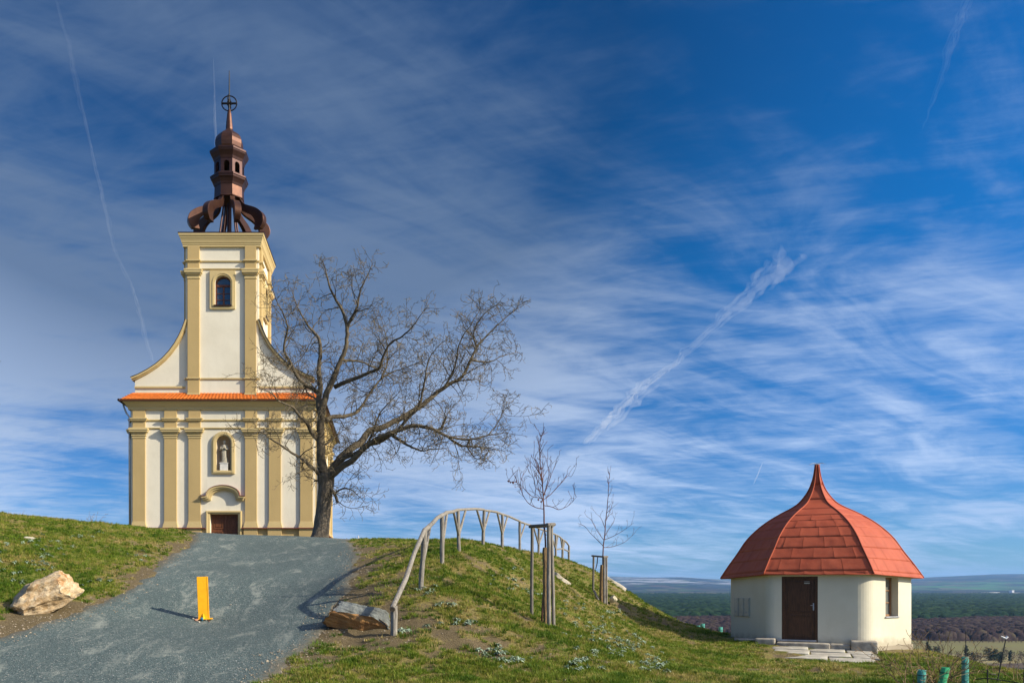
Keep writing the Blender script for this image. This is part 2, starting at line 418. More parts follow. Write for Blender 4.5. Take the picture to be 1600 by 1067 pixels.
def ground_h(x, y):
    x = np.asarray(x, float); y = np.asarray(y, float)
    h = base_h(x, y); sd = path_sd(x, y) + .55*(fbm(x*1.1, y*1.1, 3, 61)-.5) + .25*(fbm(x*4, y*4, 2, 62)-.5)
    lump = (fbm(x*.9, y*.9, 3, 21)-.5)*.22 + (fbm(x*3.2, y*3.2, 3, 31)-.5)*.11 + (fbm(x*9, y*9, 2, 41)-.5)*.03
    hs = np.hypot(x-14.1, y-27.2); flat = sm(hs, 2.6, 5.5)
    lump = lump + .05*(cover(x, y)-.45)*near_w(x, y)
    return h + lump*sm(sd, -.1, .9)*near_w(x, y)*(.25+.75*flat) - .07*(1-sm(sd, -.25, .05)), sd
def gz(x, y): return float(ground_h(np.array([x]), np.array([y]))[0][0])
def gp(u, v):
    x, y = hit(u, v); return Vector((x, y, gz(x, y)))

def paved(x, y):
    a = math.atan2(14.0, 27.3); c_, s_ = math.cos(a), math.sin(a); dx = x-14.0; dy = y-27.3; lx = dx*c_-dy*s_; ly = dx*s_+dy*c_
    return (lx > -1.35) & (lx < 1.55) & (ly > -6.1) & (ly < -2.2) & (lx < 1.55-.12*(ly+2.4))
def axis(a, b, st, far, g=1.10):
    core = list(np.arange(a, b+st/2, st)); s = st; hi = [b]; lo = [a]
    while hi[-1] < far: s *= g; hi.append(hi[-1]+s)
    s = st
    while lo[-1] > -far: s *= g; lo.append(lo[-1]-s)
    return np.array(lo[:0:-1] + core + hi[1:])
def cover(x, y):
    """how grassy the ground is, 0 bare earth .. 1 thick turf"""
    a = fbm(x*.22, y*.22, 4, 77); b = fbm(x*.9+3, y*.9, 4, 78); c = fbm(x*3.1, y*3.1, 3, 79)
    d = fbm(x*5.2+9, y*5.2, 2, 84); q = (a-.5)*.8 + (b-.5)*.9 + (c-.5)*1.1 + (d-.5)*.75 + .47; sd_ = path_sd(x, y); q = q - .55*np.exp(-np.maximum(sd_, 0)/.45)*(.35+1.3*b)
    q = q + .08*sm(-x, 4, 8)*sm(y, 14, 18)                                       # lusher on the left bank
    q = q + .25*np.exp(-((x-7.5)/3)**2 - ((y-19)/6)**2)
    q = q - .55*np.exp(-((x-0.0)/1.4)**2 - ((y-15)/1.6)**2)                      # worn soil by the rock and fence
    q = q - .40*np.exp(-((x+.6)/1.6)**2 - ((y-20)/4)**2)
    q = q - .30*np.exp(-((x-9.5)/2.2)**2 - ((y-17.5)/.9)**2) - .35*np.exp(-((x-12.5)/2.0)**2 - ((y-20.5)/1.2)**2)
    q = q - .85*np.exp(-((x+6.7)/1.3)**2 - ((y-16.3)/1.0)**2) - .3*np.exp(-((x+5.9)/1.)**2 - ((y-20)/1.2)**2)
    q = q - .35*np.exp(-((x+8)/2)**2 - ((y-32)/2.5)**2)
    return q
gx = axis(-14, 19, .15, 34000); gy = axis(9, 40, .15, 34000)
GX, GY = np.meshgrid(gx, gy); nx, ny = len(gx), len(gy)
GZ, GSD = ground_h(GX, GY)
far_d = np.hypot(GX, GY)
V = np.stack([GX.ravel(), GY.ravel(), GZ.ravel()], 1)
ii, jj = np.meshgrid(np.arange(nx-1), np.arange(ny-1)); a = (jj*nx+ii).ravel()
FQ = np.stack([a, a+1, a+nx+1, a+nx], 1)
def set_attr(o, name, arr):
    at = o.data.attributes.new(name, 'FLOAT', 'POINT'); at.data.foreach_set('value', np.ascontiguousarray(arr, dtype=np.float32))

def ground_mat():
    m = bpy.data.materials.new('hill_turf'); m.use_nodes = True; t = NT(m.node_tree); b = t.n['Principled BSDF']
    b.inputs['Roughness'].default_value = .95; b.inputs['Specular IOR Level'].default_value = .1
    co = t.new('ShaderNodeTexCoord').outputs['Object']
    at = t.new('ShaderNodeAttribute', attribute_name='cover').outputs['Fac']
    n1 = t.noise(co, 2.2, 6, .65); n2 = t.noise(co, 17, 6, .7); n3 = t.noise(co, 60, 4, .7)
    grass = t.ramp(n2, [(.30, (.045, .060, .010)), (.5, (.095, .120, .018)), (.7, (.19, .19, .045))])
    straw = t.ramp(n2, [(.28, (.085, .070, .022)), (.5, (.17, .14, .048)), (.74, (.31, .25, .105))])
    earth = t.ramp(n3, [(.28, (.055, .040, .019)), (.5, (.125, .094, .050)), (.72, (.26, .21, .125))])
    q = t.m('ADD', at, t.m('MULTIPLY', t.m('SUBTRACT', n2, .5), .9))
    q = t.m('ADD', q, t.m('MULTIPLY', t.m('SUBTRACT', n1, .5), .5))
    c = t.mix(t.sstep(q, .08, .26), earth, straw); c = t.mix(t.sstep(q, .42, .62, 0., .85), c, grass)
    # valley: a patchwork of meadows, ploughland and scrub
    sp = t.new('ShaderNodeSeparateXYZ'); t.l.new(co, sp.inputs[0])
    mp = t.new('ShaderNodeMapping'); t.l.new(co, mp.inputs[0]); mp.inputs['Scale'].default_value = (.0016, .0050, 0); mp.inputs['Rotation'].default_value = (0, 0, R(8))
    vo = t.new('ShaderNodeTexVoronoi'); t.l.new(mp.outputs[0], vo.inputs['Vector']); vo.inputs['Scale'].default_value = 1
    sv = t.new('ShaderNodeSeparateColor'); t.l.new(vo.outputs['Color'], sv.inputs[0])
    fld = t.ramp(sv.outputs[0], [(0, (.26, .22, .10)), (.22, (.32, .27, .13)), (.40, (.17, .16, .06)), (.55, (.30, .24, .11)), (.72, (.10, .075, .055)), (.88, (.19, .18, .07))], 'CONSTANT')
    fn = t.noise(co, .02, 6, .6); fld = t.mix(t.sstep(fn, .35, .7, 0., .5), fld, (.15, .12, .065, 1))
    c = t.mix(t.sstep(sp.outputs[2], -22., -42.), c, fld)
    t.l.new(c, b.inputs['Base Color'])
    bn = t.new('ShaderNodeBump'); bn.inputs['Strength'].default_value = .8; bn.inputs['Distance'].default_value = .04
    t.l.new(t.m('ADD', n2, t.m('MULTIPLY', n3, .5)), bn.inputs['Height']); t.l.new(bn.outputs[0], b.inputs['Normal'])
    return m
gnd = mesh_obj('ground', V, FQ, ground_mat(), smooth=True); tag(gnd, kind='structure')
set_attr(gnd, 'cover', cover(GX, GY).ravel())

# gravel path: its own sheet, dipping under the ragged turf at its edges
pm = (GSD < .30) & (GX > -13) & (GX < 3) & (GY > 5) & (GY < 43)
hb = base_h(GX[pm], GY[pm]); xs = GX[pm]; ys = GY[pm]; sdp = path_sd(xs, ys)
pz = hb + .012 - .5*np.clip(GSD[pm]-.02, 0, 1) + (fbm(xs*.8, ys*.8, 2, 90)-.5)*.05*sm(-sdp, 0, .6)
idx = -np.ones(nx*ny, int); idx[np.where(pm.ravel())[0]] = np.arange(pm.sum())
pf = idx[FQ]; pf = pf[(pf >= 0).all(1)]
def path_mat():
    m = bpy.data.materials.new('grey_gravel'); m.use_nodes = True; t = NT(m.node_tree); b = t.n['Principled BSDF']
    b.inputs['Roughness'].default_value = .9; b.inputs['Specular IOR Level'].default_value = .25
    co = t.new('ShaderNodeTexCoord').outputs['Object']
    vo = t.new('ShaderNodeTexVoronoi'); t.l.new(co, vo.inputs['Vector']); vo.inputs['Scale'].default_value = 60
    sv = t.new('ShaderNodeSeparateColor'); t.l.new(vo.outputs['Color'], sv.inputs[0])
    stone = t.ramp(sv.outputs[0], [(0, (.038, .058, .059)), (.35, (.064, .092, .092)), (.75, (.104, .140, .134)), (.965, (.15, .19, .175)), (.988, (.38, .36, .31))])
    mp = t.new('ShaderNodeMapping'); t.l.new(co, mp.inputs[0]); mp.inputs['Scale'].default_value = (1.6, .5, 1); mp.inputs['Rotation'].default_value = (0, 0, R(28))
    w = t.noise(mp.outputs[0], 1.3, 9, .72, .5); w2 = t.noise(co, .35, 4, .5); w3 = t.noise(co, 9., 5, .7)
    dust = t.sstep(t.m('ADD', w, t.m('MULTIPLY', t.m('SUBTRACT', w3, .5), .35)), .49, .70, 0., .85)
    c = t.mix(dust, stone, (.27, .29, .25, 1))
    c = t.mix(t.sstep(w2, .40, .66, 0., .30), c, (.055, .078, .078, 1))
    sd = t.new('ShaderNodeAttribute', attribute_name='edge').outputs['Fac']
    e = t.m('ADD', sd, t.m('MULTIPLY', t.m('SUBTRACT', w3, .5), .7))
    c = t.mix(t.sstep(e, -.30, .15, 0., .85), c, (.135, .11, .07, 1))
    t.l.new(c, b.inputs['Base Color'])
    bn = t.new('ShaderNodeBump'); bn.inputs['Strength'].default_value = .9; bn.inputs['Distance'].default_value = .012
    t.l.new(t.m('ADD', vo.outputs['Distance'], t.m('MULTIPLY', w3, .8)), bn.inputs['Height']); t.l.new(bn.outputs[0], b.inputs['Normal'])
    return m
pth = mesh_obj('path', np.stack([xs, ys, pz], 1), pf, path_mat(), smooth=True); tag(pth, kind='structure')
set_attr(pth, 'edge', sdp)

# ------------------------------------------------------------------ grass, one mass of blades
def blades(n, xr, yr, seed, h0, h1, keep):
    r = np.random.default_rng(seed)
    y = yr[0]*(yr[1]/yr[0])**r.random(n); x = (r.random(n)*(xr[1]-xr[0])+xr[0])/F*y
    z, sd = ground_h(x, y); cv = cover(x, y) + .25*(r.random(n)-.5)
    ok = keep(x, y, cv, sd, r.random(n)) & (np.hypot(x-14.1, y-27.2) > 2.9) & ~paved(x, y)
    return x[ok], y[ok], z[ok], cv[ok]
K = 8
x, y, z, cv = blades(170000, (-700, 1150), (9.5, 38), 5, .03, .07, lambda x, y, c, sd, q: (sd > .06+.15*q) & (c > .22+.30*q))
r = np.random.default_rng(6); n = len(x)
X = np.repeat(x, K); Y = np.repeat(y, K); Zb = np.repeat(z, K); N = n*K
ang = r.random(N)*6.283; sp_ = r.random(N)*.055; bx = X+np.cos(ang)*sp_; by = Y+np.sin(ang)*sp_
cl = np.repeat(.6+.9*fbm(x*1.7, y*1.7, 3, 55), K)
hh = (.018+.034*r.random(N))*cl*(1+Y/60); ww = .0042+.00022*Y; la = ang+r.normal(0, .8, N); le = hh*(.35+.6*r.random(N))
px_, py_ = -np.sin(la)*ww, np.cos(la)*ww
v0 = np.stack([bx-px_, by-py_, Zb-.01], 1); v1 = np.stack([bx+px_, by+py_, Zb-.01], 1)
v2 = np.stack([bx+np.cos(la)*le, by+np.sin(la)*le, Zb+hh], 1)
gv = np.stack([v0, v1, v2], 1).reshape(-1, 3)
gme = bpy.data.meshes.new('grass'); gme.vertices.add(N*3); gme.vertices.foreach_set('co', gv.ravel().astype(np.float32))
gme.loops.add(N*3); gme.loops.foreach_set('vertex_index', np.arange(N*3, dtype=np.int32))
gme.polygons.add(N); gme.polygons.foreach_set('loop_start', np.arange(0, N*3, 3, dtype=np.int32)); gme.polygons.foreach_set('loop_total', np.full(N, 3, np.int32))
gme.update(); gme.validate()
gob = bpy.data.objects.new('grass', gme); COL.objects.link(gob)
tag(gob, 'short patchy turf and dry tufts covering the hill on both sides of the path', 'grass', kind='stuff')
tone = np.repeat(np.clip(.40 + .8*(fbm(x*3.7, y*3.7, 2, 101)-.5) + (1-fbm(x*.8, y*.8, 4, 99))*1.2-.45 + .22*r.normal(0, 1, n)*.6 - (cv-.5)*.55, 0, 1), K)*.8 + .2*r.random(N)
set_attr(gob, 'tone', np.repeat(tone, 3))
def grass_mat():
    m = bpy.data.materials.new('grass_blades'); m.use_nodes = True; t = NT(m.node_tree); b = t.n['Principled BSDF']
    at = t.new('ShaderNodeAttribute', attribute_name='tone').outputs['Fac']
    c = t.ramp(at, [(.08, (.055, .115, .010)), (.30, (.125, .200, .016)), (.50, (.22, .255, .030)), (.70, (.34, .285, .075)), (.95, (.47, .36, .15))])
    t.l.new(c, b.inputs['Base Color']); b.inputs['Roughness'].default_value = .65; b.inputs['Specular IOR Level'].default_value = .2
    tr = t.new('ShaderNodeBsdfTranslucent'); t.l.new(c, tr.inputs[0]); mx = t.new('ShaderNodeMixShader'); mx.inputs[0].default_value = .3
    t.l.new(b.outputs[0], mx.inputs[1]); t.l.new(tr.outputs[0], mx.inputs[2]); t.l.new(mx.outputs[0], t.n['Material Output'].inputs[0]); return m
gme.materials.append(grass_mat())

# taller separate tufts, part of the same turf in look but a layer of their own
def tuft_layer():
    n0 = 26000; r = np.random.default_rng(66); y = 10.5*(38/10.5)**r.random(n0); x = (r.random(n0)*1850-700)/F*y; z, sd = ground_h(x, y); cv = cover(x, y)
    ok = (sd > .05) & (cv > .10) & (r.random(n0) < .35+.65*fbm(x*.6, y*.6, 3, 120)) & (np.hypot(x-14.1, y-27.2) > 3) & ~paved(x, y); x, y, z = x[ok], y[ok], z[ok]; n = len(x); K2 = 26
    X = np.repeat(x, K2); Y = np.repeat(y, K2); Zb = np.repeat(z, K2); N = n*K2; S = np.repeat(.5+.9*r.random(n)**2, K2)
    a = r.random(N)*6.283; q = r.random(N)**.6*.085*S; bx, by = X+np.cos(a)*q, Y+np.sin(a)*q; hh = (.035+.05*r.random(N))*S; w = .0035+.00022*Y; la = a+r.normal(0, .7, N); le = hh*(.3+.9*r.random(N))
    px, py = -np.sin(la)*w, np.cos(la)*w
    gv = np.stack([np.stack([bx-px, by-py, Zb-.01], 1), np.stack([bx+px, by+py, Zb-.01], 1), np.stack([bx+np.cos(la)*le, by+np.sin(la)*le, Zb+hh], 1)], 1).reshape(-1, 3)
    tn = np.repeat(np.clip(.14+.20*r.normal(0, 1, n)+.9*(fbm(x*.5, y*.5, 3, 130)-.5), 0, 1), K2)*.85+.15*r.random(N)
    return gv, np.repeat(tn, 3)
tv, tt_ = tuft_layer(); nt_ = len(tv)//3
tme = bpy.data.meshes.new('grass_tufts'); tme.vertices.add(nt_*3); tme.vertices.foreach_set('co', tv.ravel().astype(np.float32)); tme.loops.add(nt_*3); tme.loops.foreach_set('vertex_index', np.arange(nt_*3, dtype=np.int32))
tme.polygons.add(nt_); tme.polygons.foreach_set('loop_start', np.arange(0, nt_*3, 3, dtype=np.int32)); tme.polygons.foreach_set('loop_total', np.full(nt_, 3, np.int32)); tme.update(); tme.validate()
tob = bpy.data.objects.new('grass_tufts', tme); COL.objects.link(tob); set_attr(tob, 'tone', tt_); tme.materials.append(gme.materials[0])
tag(tob, 'taller green and straw-coloured grass tufts standing out of the short turf', 'grass', kind='stuff')

# loose stones: too many to count, one mass
def pebble_mass(name, x, y, z, size, matl, label, seed):
    r = np.random.default_rng(seed); n = len(x)
    oc = np.array([(1,0,0),(-1,0,0),(0,1,0),(0,-1,0),(0,0,1),(0,0,-1)], float); of = np.array([(0,2,4),(2,1,4),(1,3,4),(3,0,4),(2,0,5),(1,2,5),(3,1,5),(0,3,5)])
    s = (size*(.5+r.random(n)**2*1.4))[:,None,None]; vv = oc[None]*(np.array([1,1,.6])[None,None])*s*(1+.35*r.normal(0,1,(n,6,3)))
    a = r.random(n)*6.28; ca, sa = np.cos(a)[:,None], np.sin(a)[:,None]
    vx = vv[:,:,0]*ca-vv[:,:,1]*sa; vy = vv[:,:,0]*sa+vv[:,:,1]*ca
    V = np.stack([vx+x[:,None], vy+y[:,None], vv[:,:,2]+z[:,None]], 2).reshape(-1,3); Fc = (of[None]+6*np.arange(n)[:,None,None]).reshape(-1,3)
    o = mesh_obj(name, V, Fc, matl); tag(o, label, 'stones', kind='stuff'); return o
r = np.random.default_rng(31)
def scatter(n, keep, xr=(-700, 1100), yr=(10, 36)):
    y = yr[0]*(yr[1]/yr[0])**r.random(n); x = (r.random(n)*(xr[1]-xr[0])+xr[0])/F*y; z, sd = ground_h(x, y)
    ok = keep(x, y, sd, r.random(n)); return x[ok], y[ok], z[ok], sd[ok]
x, y, z, sd = scatter(60000, lambda x, y, sd, q: (sd > -.5) & (sd < .9) & (q < .55*np.exp(-np.abs(sd-.05)*2.6)) & (np.hypot(x-14, y-27) > 3.2), (-700, 50))
z = np.where(sd < -.1, base_h(x, y)+.012, z)
x2, y2, z2, _ = scatter(26000, lambda x, y, sd, q: (sd > .2) & (cover(x, y) < .30+.1*q) & (q < .55) & (np.hypot(x-14, y-27) > 3.2))
pebble_mass('loose_stones', np.r_[x, x2], np.r_[y, y2], np.r_[z, z2]+.004, .013, mat('pebble_tan', (.42, .35, .25), .9, 0, 23, .2, col2=(.20, .165, .12)), 'small tan stones strewn along the path edges and bare soil', 3)
x, y, z, sd = scatter(26000, lambda x, y, sd, q: (sd < -.15) & (q < .11), (-700, 50))
pebble_mass('gravel', x, y, base_h(x, y)+.016, .008, mat('pebble_grey', (.34, .36, .35), .9, 0, 23, .2, col2=(.12, .15, .16)), 'loose grey chippings lying on the gravel path', 4)

# ------------------------------------------------------------------ church
CY = 45.6; PM = F/CY                                  # front wall plane, photo pixels per metre there
def cx(u): return (u-U0)/PM
def cz(v): return (V0-v)/PM
FL = cz(872)                                          # floor level, hidden below the brow of the hill
XL, XR = cx(204.8), cx(492.2); XC = (XL+XR)/2; BK = CY+12.6
church = thing('church', (XC, CY+5, FL-.3), 'cream and ochre baroque chapel with a square clockless tower and copper lantern on the hilltop', 'church')
church['label'] = 'cream and ochre baroque chapel with square tower and copper lantern, on the hilltop'
def cp(name, mb, m, parent=church, **kw): return part(name, mb, M[m], parent, **kw)
zb = FL-.6; ZE = cz(627)                              # below ground / eaves
TXL, TXR = cx(290.4), cx(404.4); TD = TXR-TXL; TBK = CY+TD
ZT = cz(385)                                          # top of tower wall
niche = arch(cx(337.5), cx(361.5), cz(735.5), cz(691.5))
door_o = [(cx(328.4), zb+.05), (cx(372.6), zb+.05), (cx(372.6), cz(802.7)), (cx(328.4), cz(802.7))]
w = MB(); w.holed([(XL, zb), (XR, zb), (XR, ZE+.2), (XL, ZE+.2)], [door_o, niche], CY, .42)
w.add([(XL,CY,zb),(XL,BK,zb),(XL,BK,ZE+.2),(XL,CY,ZE+.2)], [(0,1,2,3)])
w.add([(XR,CY,zb),(XR,BK,zb),(XR,BK,ZE+.2),(XR,CY,ZE+.2)], [(3,2,1,0)])
w.add([(XL,BK,zb),(XR,BK,zb),(XR,BK,ZE+.2),(XL,BK,ZE+.2)], [(0,1,2,3)])
cp('wall', w, 'white_plaster')
# niche back: a half-round recess
nb = MB(); a0, a1 = cx(337.5), cx(361.5); c_ = (a0+a1)/2; r_ = (a1-a0)/2; zs = cz(691.5); z0 = cz(735.5)
vs = []; nseg = 12
for k in range(nseg+1):
    a = math.pi*k/nseg; vs += [(c_-r_*math.cos(a), CY+.002+.46*math.sin(a), z0), (c_-r_*math.cos(a), CY+.002+.46*math.sin(a), zs)]
fs = [(2*k, 2*k+2, 2*k+3, 2*k+1) for k in range(nseg)]
o_ = len(vs); nr = 7
for j in range(1, nr+1):
    b = math.pi/2*j/nr
    for k in range(nseg+1):
        a = math.pi*k/nseg; vs.append((c_-r_*math.cos(a)*math.cos(b), CY+.002+.46*math.sin(a)*math.cos(b), zs+r_*math.sin(b)))
for j in range(nr):
    for k in range(nseg):
        A = (o_+(j-1)*(nseg+1)+k) if j else None
        if j == 0: fs.append((2*k+1, 2*k+3, o_+k+1, o_+k))
        else: fs.append((A, A+1, A+nseg+2, A+nseg+1))
vs2 = len(vs); vs += [(c_, CY+.002, z0)]; fs += [(2*k, vs2, 2*k+2) for k in range(nseg)]
nb.add(vs, fs); cp('niche', nb, 'niche_plaster', smooth=True)
fr = MB(); fr.ring(arch(cx(331), cx(367.2), cz(740.5), cz(692.5)), arch(cx(338.2), cx(360.9), cz(735), cz(692.0)), CY-.11, CY-.001)
fr.ring(arch(cx(333.2), cx(365), cz(738.6), cz(692.3)), arch(cx(336.4), cx(362.4), cz(736.2), cz(692.1)), CY-.14, CY-.109)
cp('niche_frame', fr, 'pale_ochre', bevel=.012)
# pilasters of the facade, sides too
PU = [(208,227.6), (257.2,276.6), (295,313.8), (383.2,401.6), (420.5,439.2), (469.2,488.8)]
PD = .11
def pilaster(x0, x1, ax='y', y=CY, sgn=-1, base=825.4, foot=815.6, cap=684, top=640, m='ochre_plaster'):
    """ax y: on a wall facing the viewer; ax x: on a side wall at x = y"""
    mb = MB(); tr = MB()
    def bx(t, a0, a1, d, z0, z1):
        if ax == 'y': t.box(a0, a1, y-d, y+.01, z0, z1)
        elif sgn > 0: t.box(y-.01, y+d, a0, a1, z0, z1)
        else: t.box(y-d, y+.01, a0, a1, z0, z1)
    bx(mb, x0, x1, PD, cz(base)+.3, cz(top)+.04)
    p = cp('pilaster', mb, m, bevel=.008)
    def trim(name, rows):
        t_ = MB()
        for e, f0, f1 in rows: bx(t_, x0-e, x1+e, PD+e, cz(f0), cz(f1))
        cp(name, t_, 'pale_ochre', p, bevel=.008)
    trim('base', [(.075, base, base-3.4), (.055, base-3.4, base-6.2), (.032, base-6.2, foot+1.2), (.014, foot+1.2, foot-1.0)])
    trim('capital', [(.03, cap+.9, cap-1.0), (.012, cap-1.0, cap-2.6), (.06, cap-2.6, cap-4.2), (.014, cap-4.2, 678.6), (.06, 678.6, 677.2), (.10, 677.2, 675.6), (.16, 675.6, 673.0), (.19, 673.0, 669.9), (.12, 669.9, 668.9)])
    trim('architrave', [(.05, 658.6, 657.4), (.10, 657.4, 655.4), (.13, 655.4, 653.8)])
    t_ = MB(); bx(t_, x0-.055, x1+.055, PD+.10, zb, cz(base)-.0001); cp('pedestal', t_, 'ochre_plaster', p, bevel=.008); return p
for u0, u1 in PU: pilaster(cx(u0), cx(u1))
for d0 in (.25, 3.3, 6.3, 9.3, 11.6):
    pilaster(CY+d0, CY+d0+.68, 'x', XR, 1); pilaster(CY+d0, CY+d0+.68, 'x', XL, -1)
def course(name, z0, z1, d, m='pale_ochre', steps=None):
    mb = MB()
    mb.profile_box(XL, XR, CY, BK, [(.0, z0-.02), (d*.5, z0), (d, (z0+z1)/2), (d, z1), (0, z1+.02)]); return cp(name, mb, m)
course('string_course', cz(658.4), cz(655.6), .06); course('string_course', cz(670.2), cz(668.2), .07)
co_ = MB(); co_.profile_box(XL, XR, CY, BK, [(o_*.76, z_) for o_, z_ in [(.17, cz(640.5)), (.17, cz(637.6)), (.21, cz(637.4)), (.22, cz(635.6)), (.27, cz(635.2)), (.34, cz(632.6)), (.44, cz(630.6)), (.47, cz(630.4)), (.47, cz(628.6)), (.52, cz(628.4)), (.52, cz(626.8))]])
cp('cornice', co_, 'pale_ochre')
pl = MB(); door_u = (cx(322.2), cx(378.6))
pl.box(XL-.08, door_u[0], CY-.085, CY-.001, zb, cz(825.8)); 
cp('plinth', MB().box(door_u[1], XR+.08, CY-.085, CY-.001, zb, cz(825.8)), 'ochre_plaster')
cp('plinth', pl, 'ochre_plaster'); cp('plinth', MB().box(XR+.001, XR+.085, CY, BK, zb, cz(825.8)), 'ochre_plaster'); cp('plinth', MB().box(XL-.085, XL-.001, CY, BK, zb, cz(825.8)), 'ochre_plaster')
pt = MB(); pt.box(XL-.17, door_u[0], CY-.30, CY-.002, cz(825.7), cz(824.6)); cp('plinth_capping', MB().box(door_u[1], XR+.17, CY-.30, CY-.002, cz(825.7), cz(824.6)), 'plinth_tile')
cp('plinth_capping', MB().box(XR+.002, XR+.30, CY+.003, BK, cz(825.7), cz(824.6)), 'plinth_tile'); cp('plinth_capping', MB().box(XL-.30, XL-.002, CY+.003, BK, cz(825.7), cz(824.6)), 'plinth_tile'); cp('plinth_capping', pt, 'plinth_tile')
# portal
dr = thing('door', (cx(350.5), CY, FL), None, None); dr.parent = church; dr.location = Vector((cx(350.5), CY, FL)) - church.location
lf = MB(); xm = cx(351.2); D0 = CY+.26
for s0, s1 in ((cx(328.4), xm-.01), (xm+.01, cx(372.6))):
    cp('door_leaf', MB().box(s0, s1, D0, D0+.06, zb+.06, cz(802.9)), 'door_wood', dr)
for s0, s1 in ((cx(328.4), xm), (xm, cx(372.6))):
    e = (s1-s0)*.17
    for z0_, z1_ in ((cz(838), cz(829.5)), (cz(825.5), cz(808))):
        pn = MB()
        o4 = [(s0+e, z0_), (s1-e, z0_), (s1-e, z1_), (s0+e, z1_)]; q = .055; i4 = [(s0+e+q, z0_+q), (s1-e-q, z0_+q), (s1-e-q, z1_-q), (s0+e+q, z1_-q)]
        pn.ring(o4, i4, D0-.03, D0+.001); pn.box(s0+e+q+.05, s1-e-q-.05, D0-.022, D0+.001, z0_+q+.05, z1_-q-.05); cp('door_panel', pn, 'door_wood', dr, bevel=.006)
cp('door_stile', MB().box(xm-.05, xm+.05, D0-.045, D0+.001, zb+.06, cz(803.2)), 'door_wood', dr, bevel=.006)
cp('door_handle', MB().tube([(xm-.12, D0-.07, cz(838)), (xm-.12, D0-.07, cz(835))], .015), 'brass', dr)
df = MB(); ou = [(cx(322.2), zb), (cx(378.6), zb), (cx(378.6), cz(798)), (cx(322.2), cz(798))]; inn = [(cx(328.6), zb), (cx(372.4), zb), (cx(372.4), cz(802.9)), (cx(328.6), cz(802.9))]
df.ring(ou, inn, CY-.13, CY-.001)
ou2 = [(cx(322.9), zb), (cx(377.9), zb), (cx(377.9), cz(798.6)), (cx(322.9), cz(798.6))]; in2 = [(cx(325.4), zb), (cx(375.6), zb), (cx(375.6), cz(800.6)), (cx(325.4), cz(800.6))]
df.ring(ou2, in2, CY-.19, CY-.129); cp('door_frame', df, 'pale_ochre', bevel=.01)
# omega shaped hood over the door
def hood_loop(uo, ro_u, ztop, zfoot, thick_u, ext):
    cu = 349.5; pts = []
    for k in range(17):
        a = math.pi*(1-k/16); pts.append((cu+ro_u*math.cos(a), zfoot-(zfoot-ztop)*math.sin(a)**.85))
    return [(cu-ext, zfoot+1.0)] + pts + [(cu+ext, zfoot+1.0)]
up = hood_loop(0, 26, 759.2, 775.2, 0, 34); lo = hood_loop(0, 19.5, 766.2, 781.6, 0, 31)
HO = MB()
for dep, fu in ((.30, 0), (.24, .33), (.16, .66)):
    U = [(cx(a[0]+(b[0]-a[0])*fu), cz(a[1]+(b[1]-a[1])*fu)) for a, b in zip(up, lo)]
    L = [(cx(a[0]+(b[0]-a[0])*(fu+.335)), cz(a[1]+(b[1]-a[1])*(fu+.335))) for a, b in zip(up, lo)]
    n_ = len(U)
    vs = [(x, CY-dep, z) for x, z in U] + [(x, CY-dep, z) for x, z in L] + [(x, CY-.001, z) for x, z in U] + [(x, CY-.001, z) for x, z in L]
    fs = []
    for i in range(n_-1): fs += [(i, n_+i, n_+i+1, i+1), (i, i+1, 2*n_+i+1, 2*n_+i), (n_+i, 3*n_+i, 3*n_+i+1, n_+i+1)]
    fs += [(0, 2*n_, 3*n_, n_), (n_-1, 2*n_-1, 4*n_-1, 3*n_-1)]; HO.add(vs, fs)
hood = cp('door_hood', HO, 'pale_ochre')
HT = MB(); n_ = len(up); vs = []
for y_ in (CY-.33, CY-.001):
    vs += [(cx(a[0]), y_, cz(a[1]-.15)) for a in up] + [(cx(a[0]), y_, cz(a[1]-1.0)) for a in up]
fs = []
for i in range(n_-1): fs += [(i, i+1, n_+i+1, n_+i), (n_+i, n_+i+1, 3*n_+i+1, 3*n_+i), (i, 2*n_+i, 2*n_+i+1, i+1)]
HT.add(vs, fs); cp('hood_capping', HT, 'plinth_tile', hood)
# skirt of orange tiles across the front and the main roof
mt = bpy.data.materials.new('orange_tiles'); mt.use_nodes = True; t = NT(mt.node_tree); b = t.n['Principled BSDF']; b.inputs['Roughness'].default_value = .6
co = t.new('ShaderNodeTexCoord').outputs['Object']; nn = t.noise(co, 5.5, 4, .7); n9 = t.noise(co, 30, 3, .6)
c = t.ramp(nn, [(.3, (.50, .13, .022)), (.55, (.70, .20, .03)), (.75, (.80, .27, .05))]); t.l.new(c, b.inputs['Base Color']); MATS['tile'] = mt
SK0, SK1 = cz(626.6), cz(613.6)
tl = MB()
def tile_field(p00, p10, p01, p11, nu, nv, mb):
    """plain tiles in courses: each course a saw tooth, each tile slightly rounded; p0x eave, p1x top"""
    p00, p10, p01, p11 = map(Vector, (p00, p10, p01, p11)); nrm = (p10-p00).cross(p01-p00).normalized()
    if nrm.z < 0: nrm = -nrm
    for j in range(nv):
        v0 = j/nv; v1 = (j+1.0)/nv
        for i in range(nu):
            u0_ = (i+.04)/nu; u1_ = (i+.96)/nu
            L = lambda u_, v_: (p00.lerp(p10, u_)).lerp(p01.lerp(p11, u_), v_)
            h0, h1 = .045, .012; um = (u0_+u1_)/2
            a = [L(u0_, v0)+nrm*(h0-.018), L(um, v0)+nrm*h0, L(u1_, v0)+nrm*(h0-.018), L(u1_, v1)+nrm*(h1-.018), L(um, v1)+nrm*h1, L(u0_, v1)+nrm*(h1-.018), L(u0_, v0)-nrm*.01, L(u1_, v0)-nrm*.01]
            mb.add(a, [(0,1,4,5), (1,2,3,4), (6,0,5), (7,3,2), (6,7,2,1,0)])
EO = .48
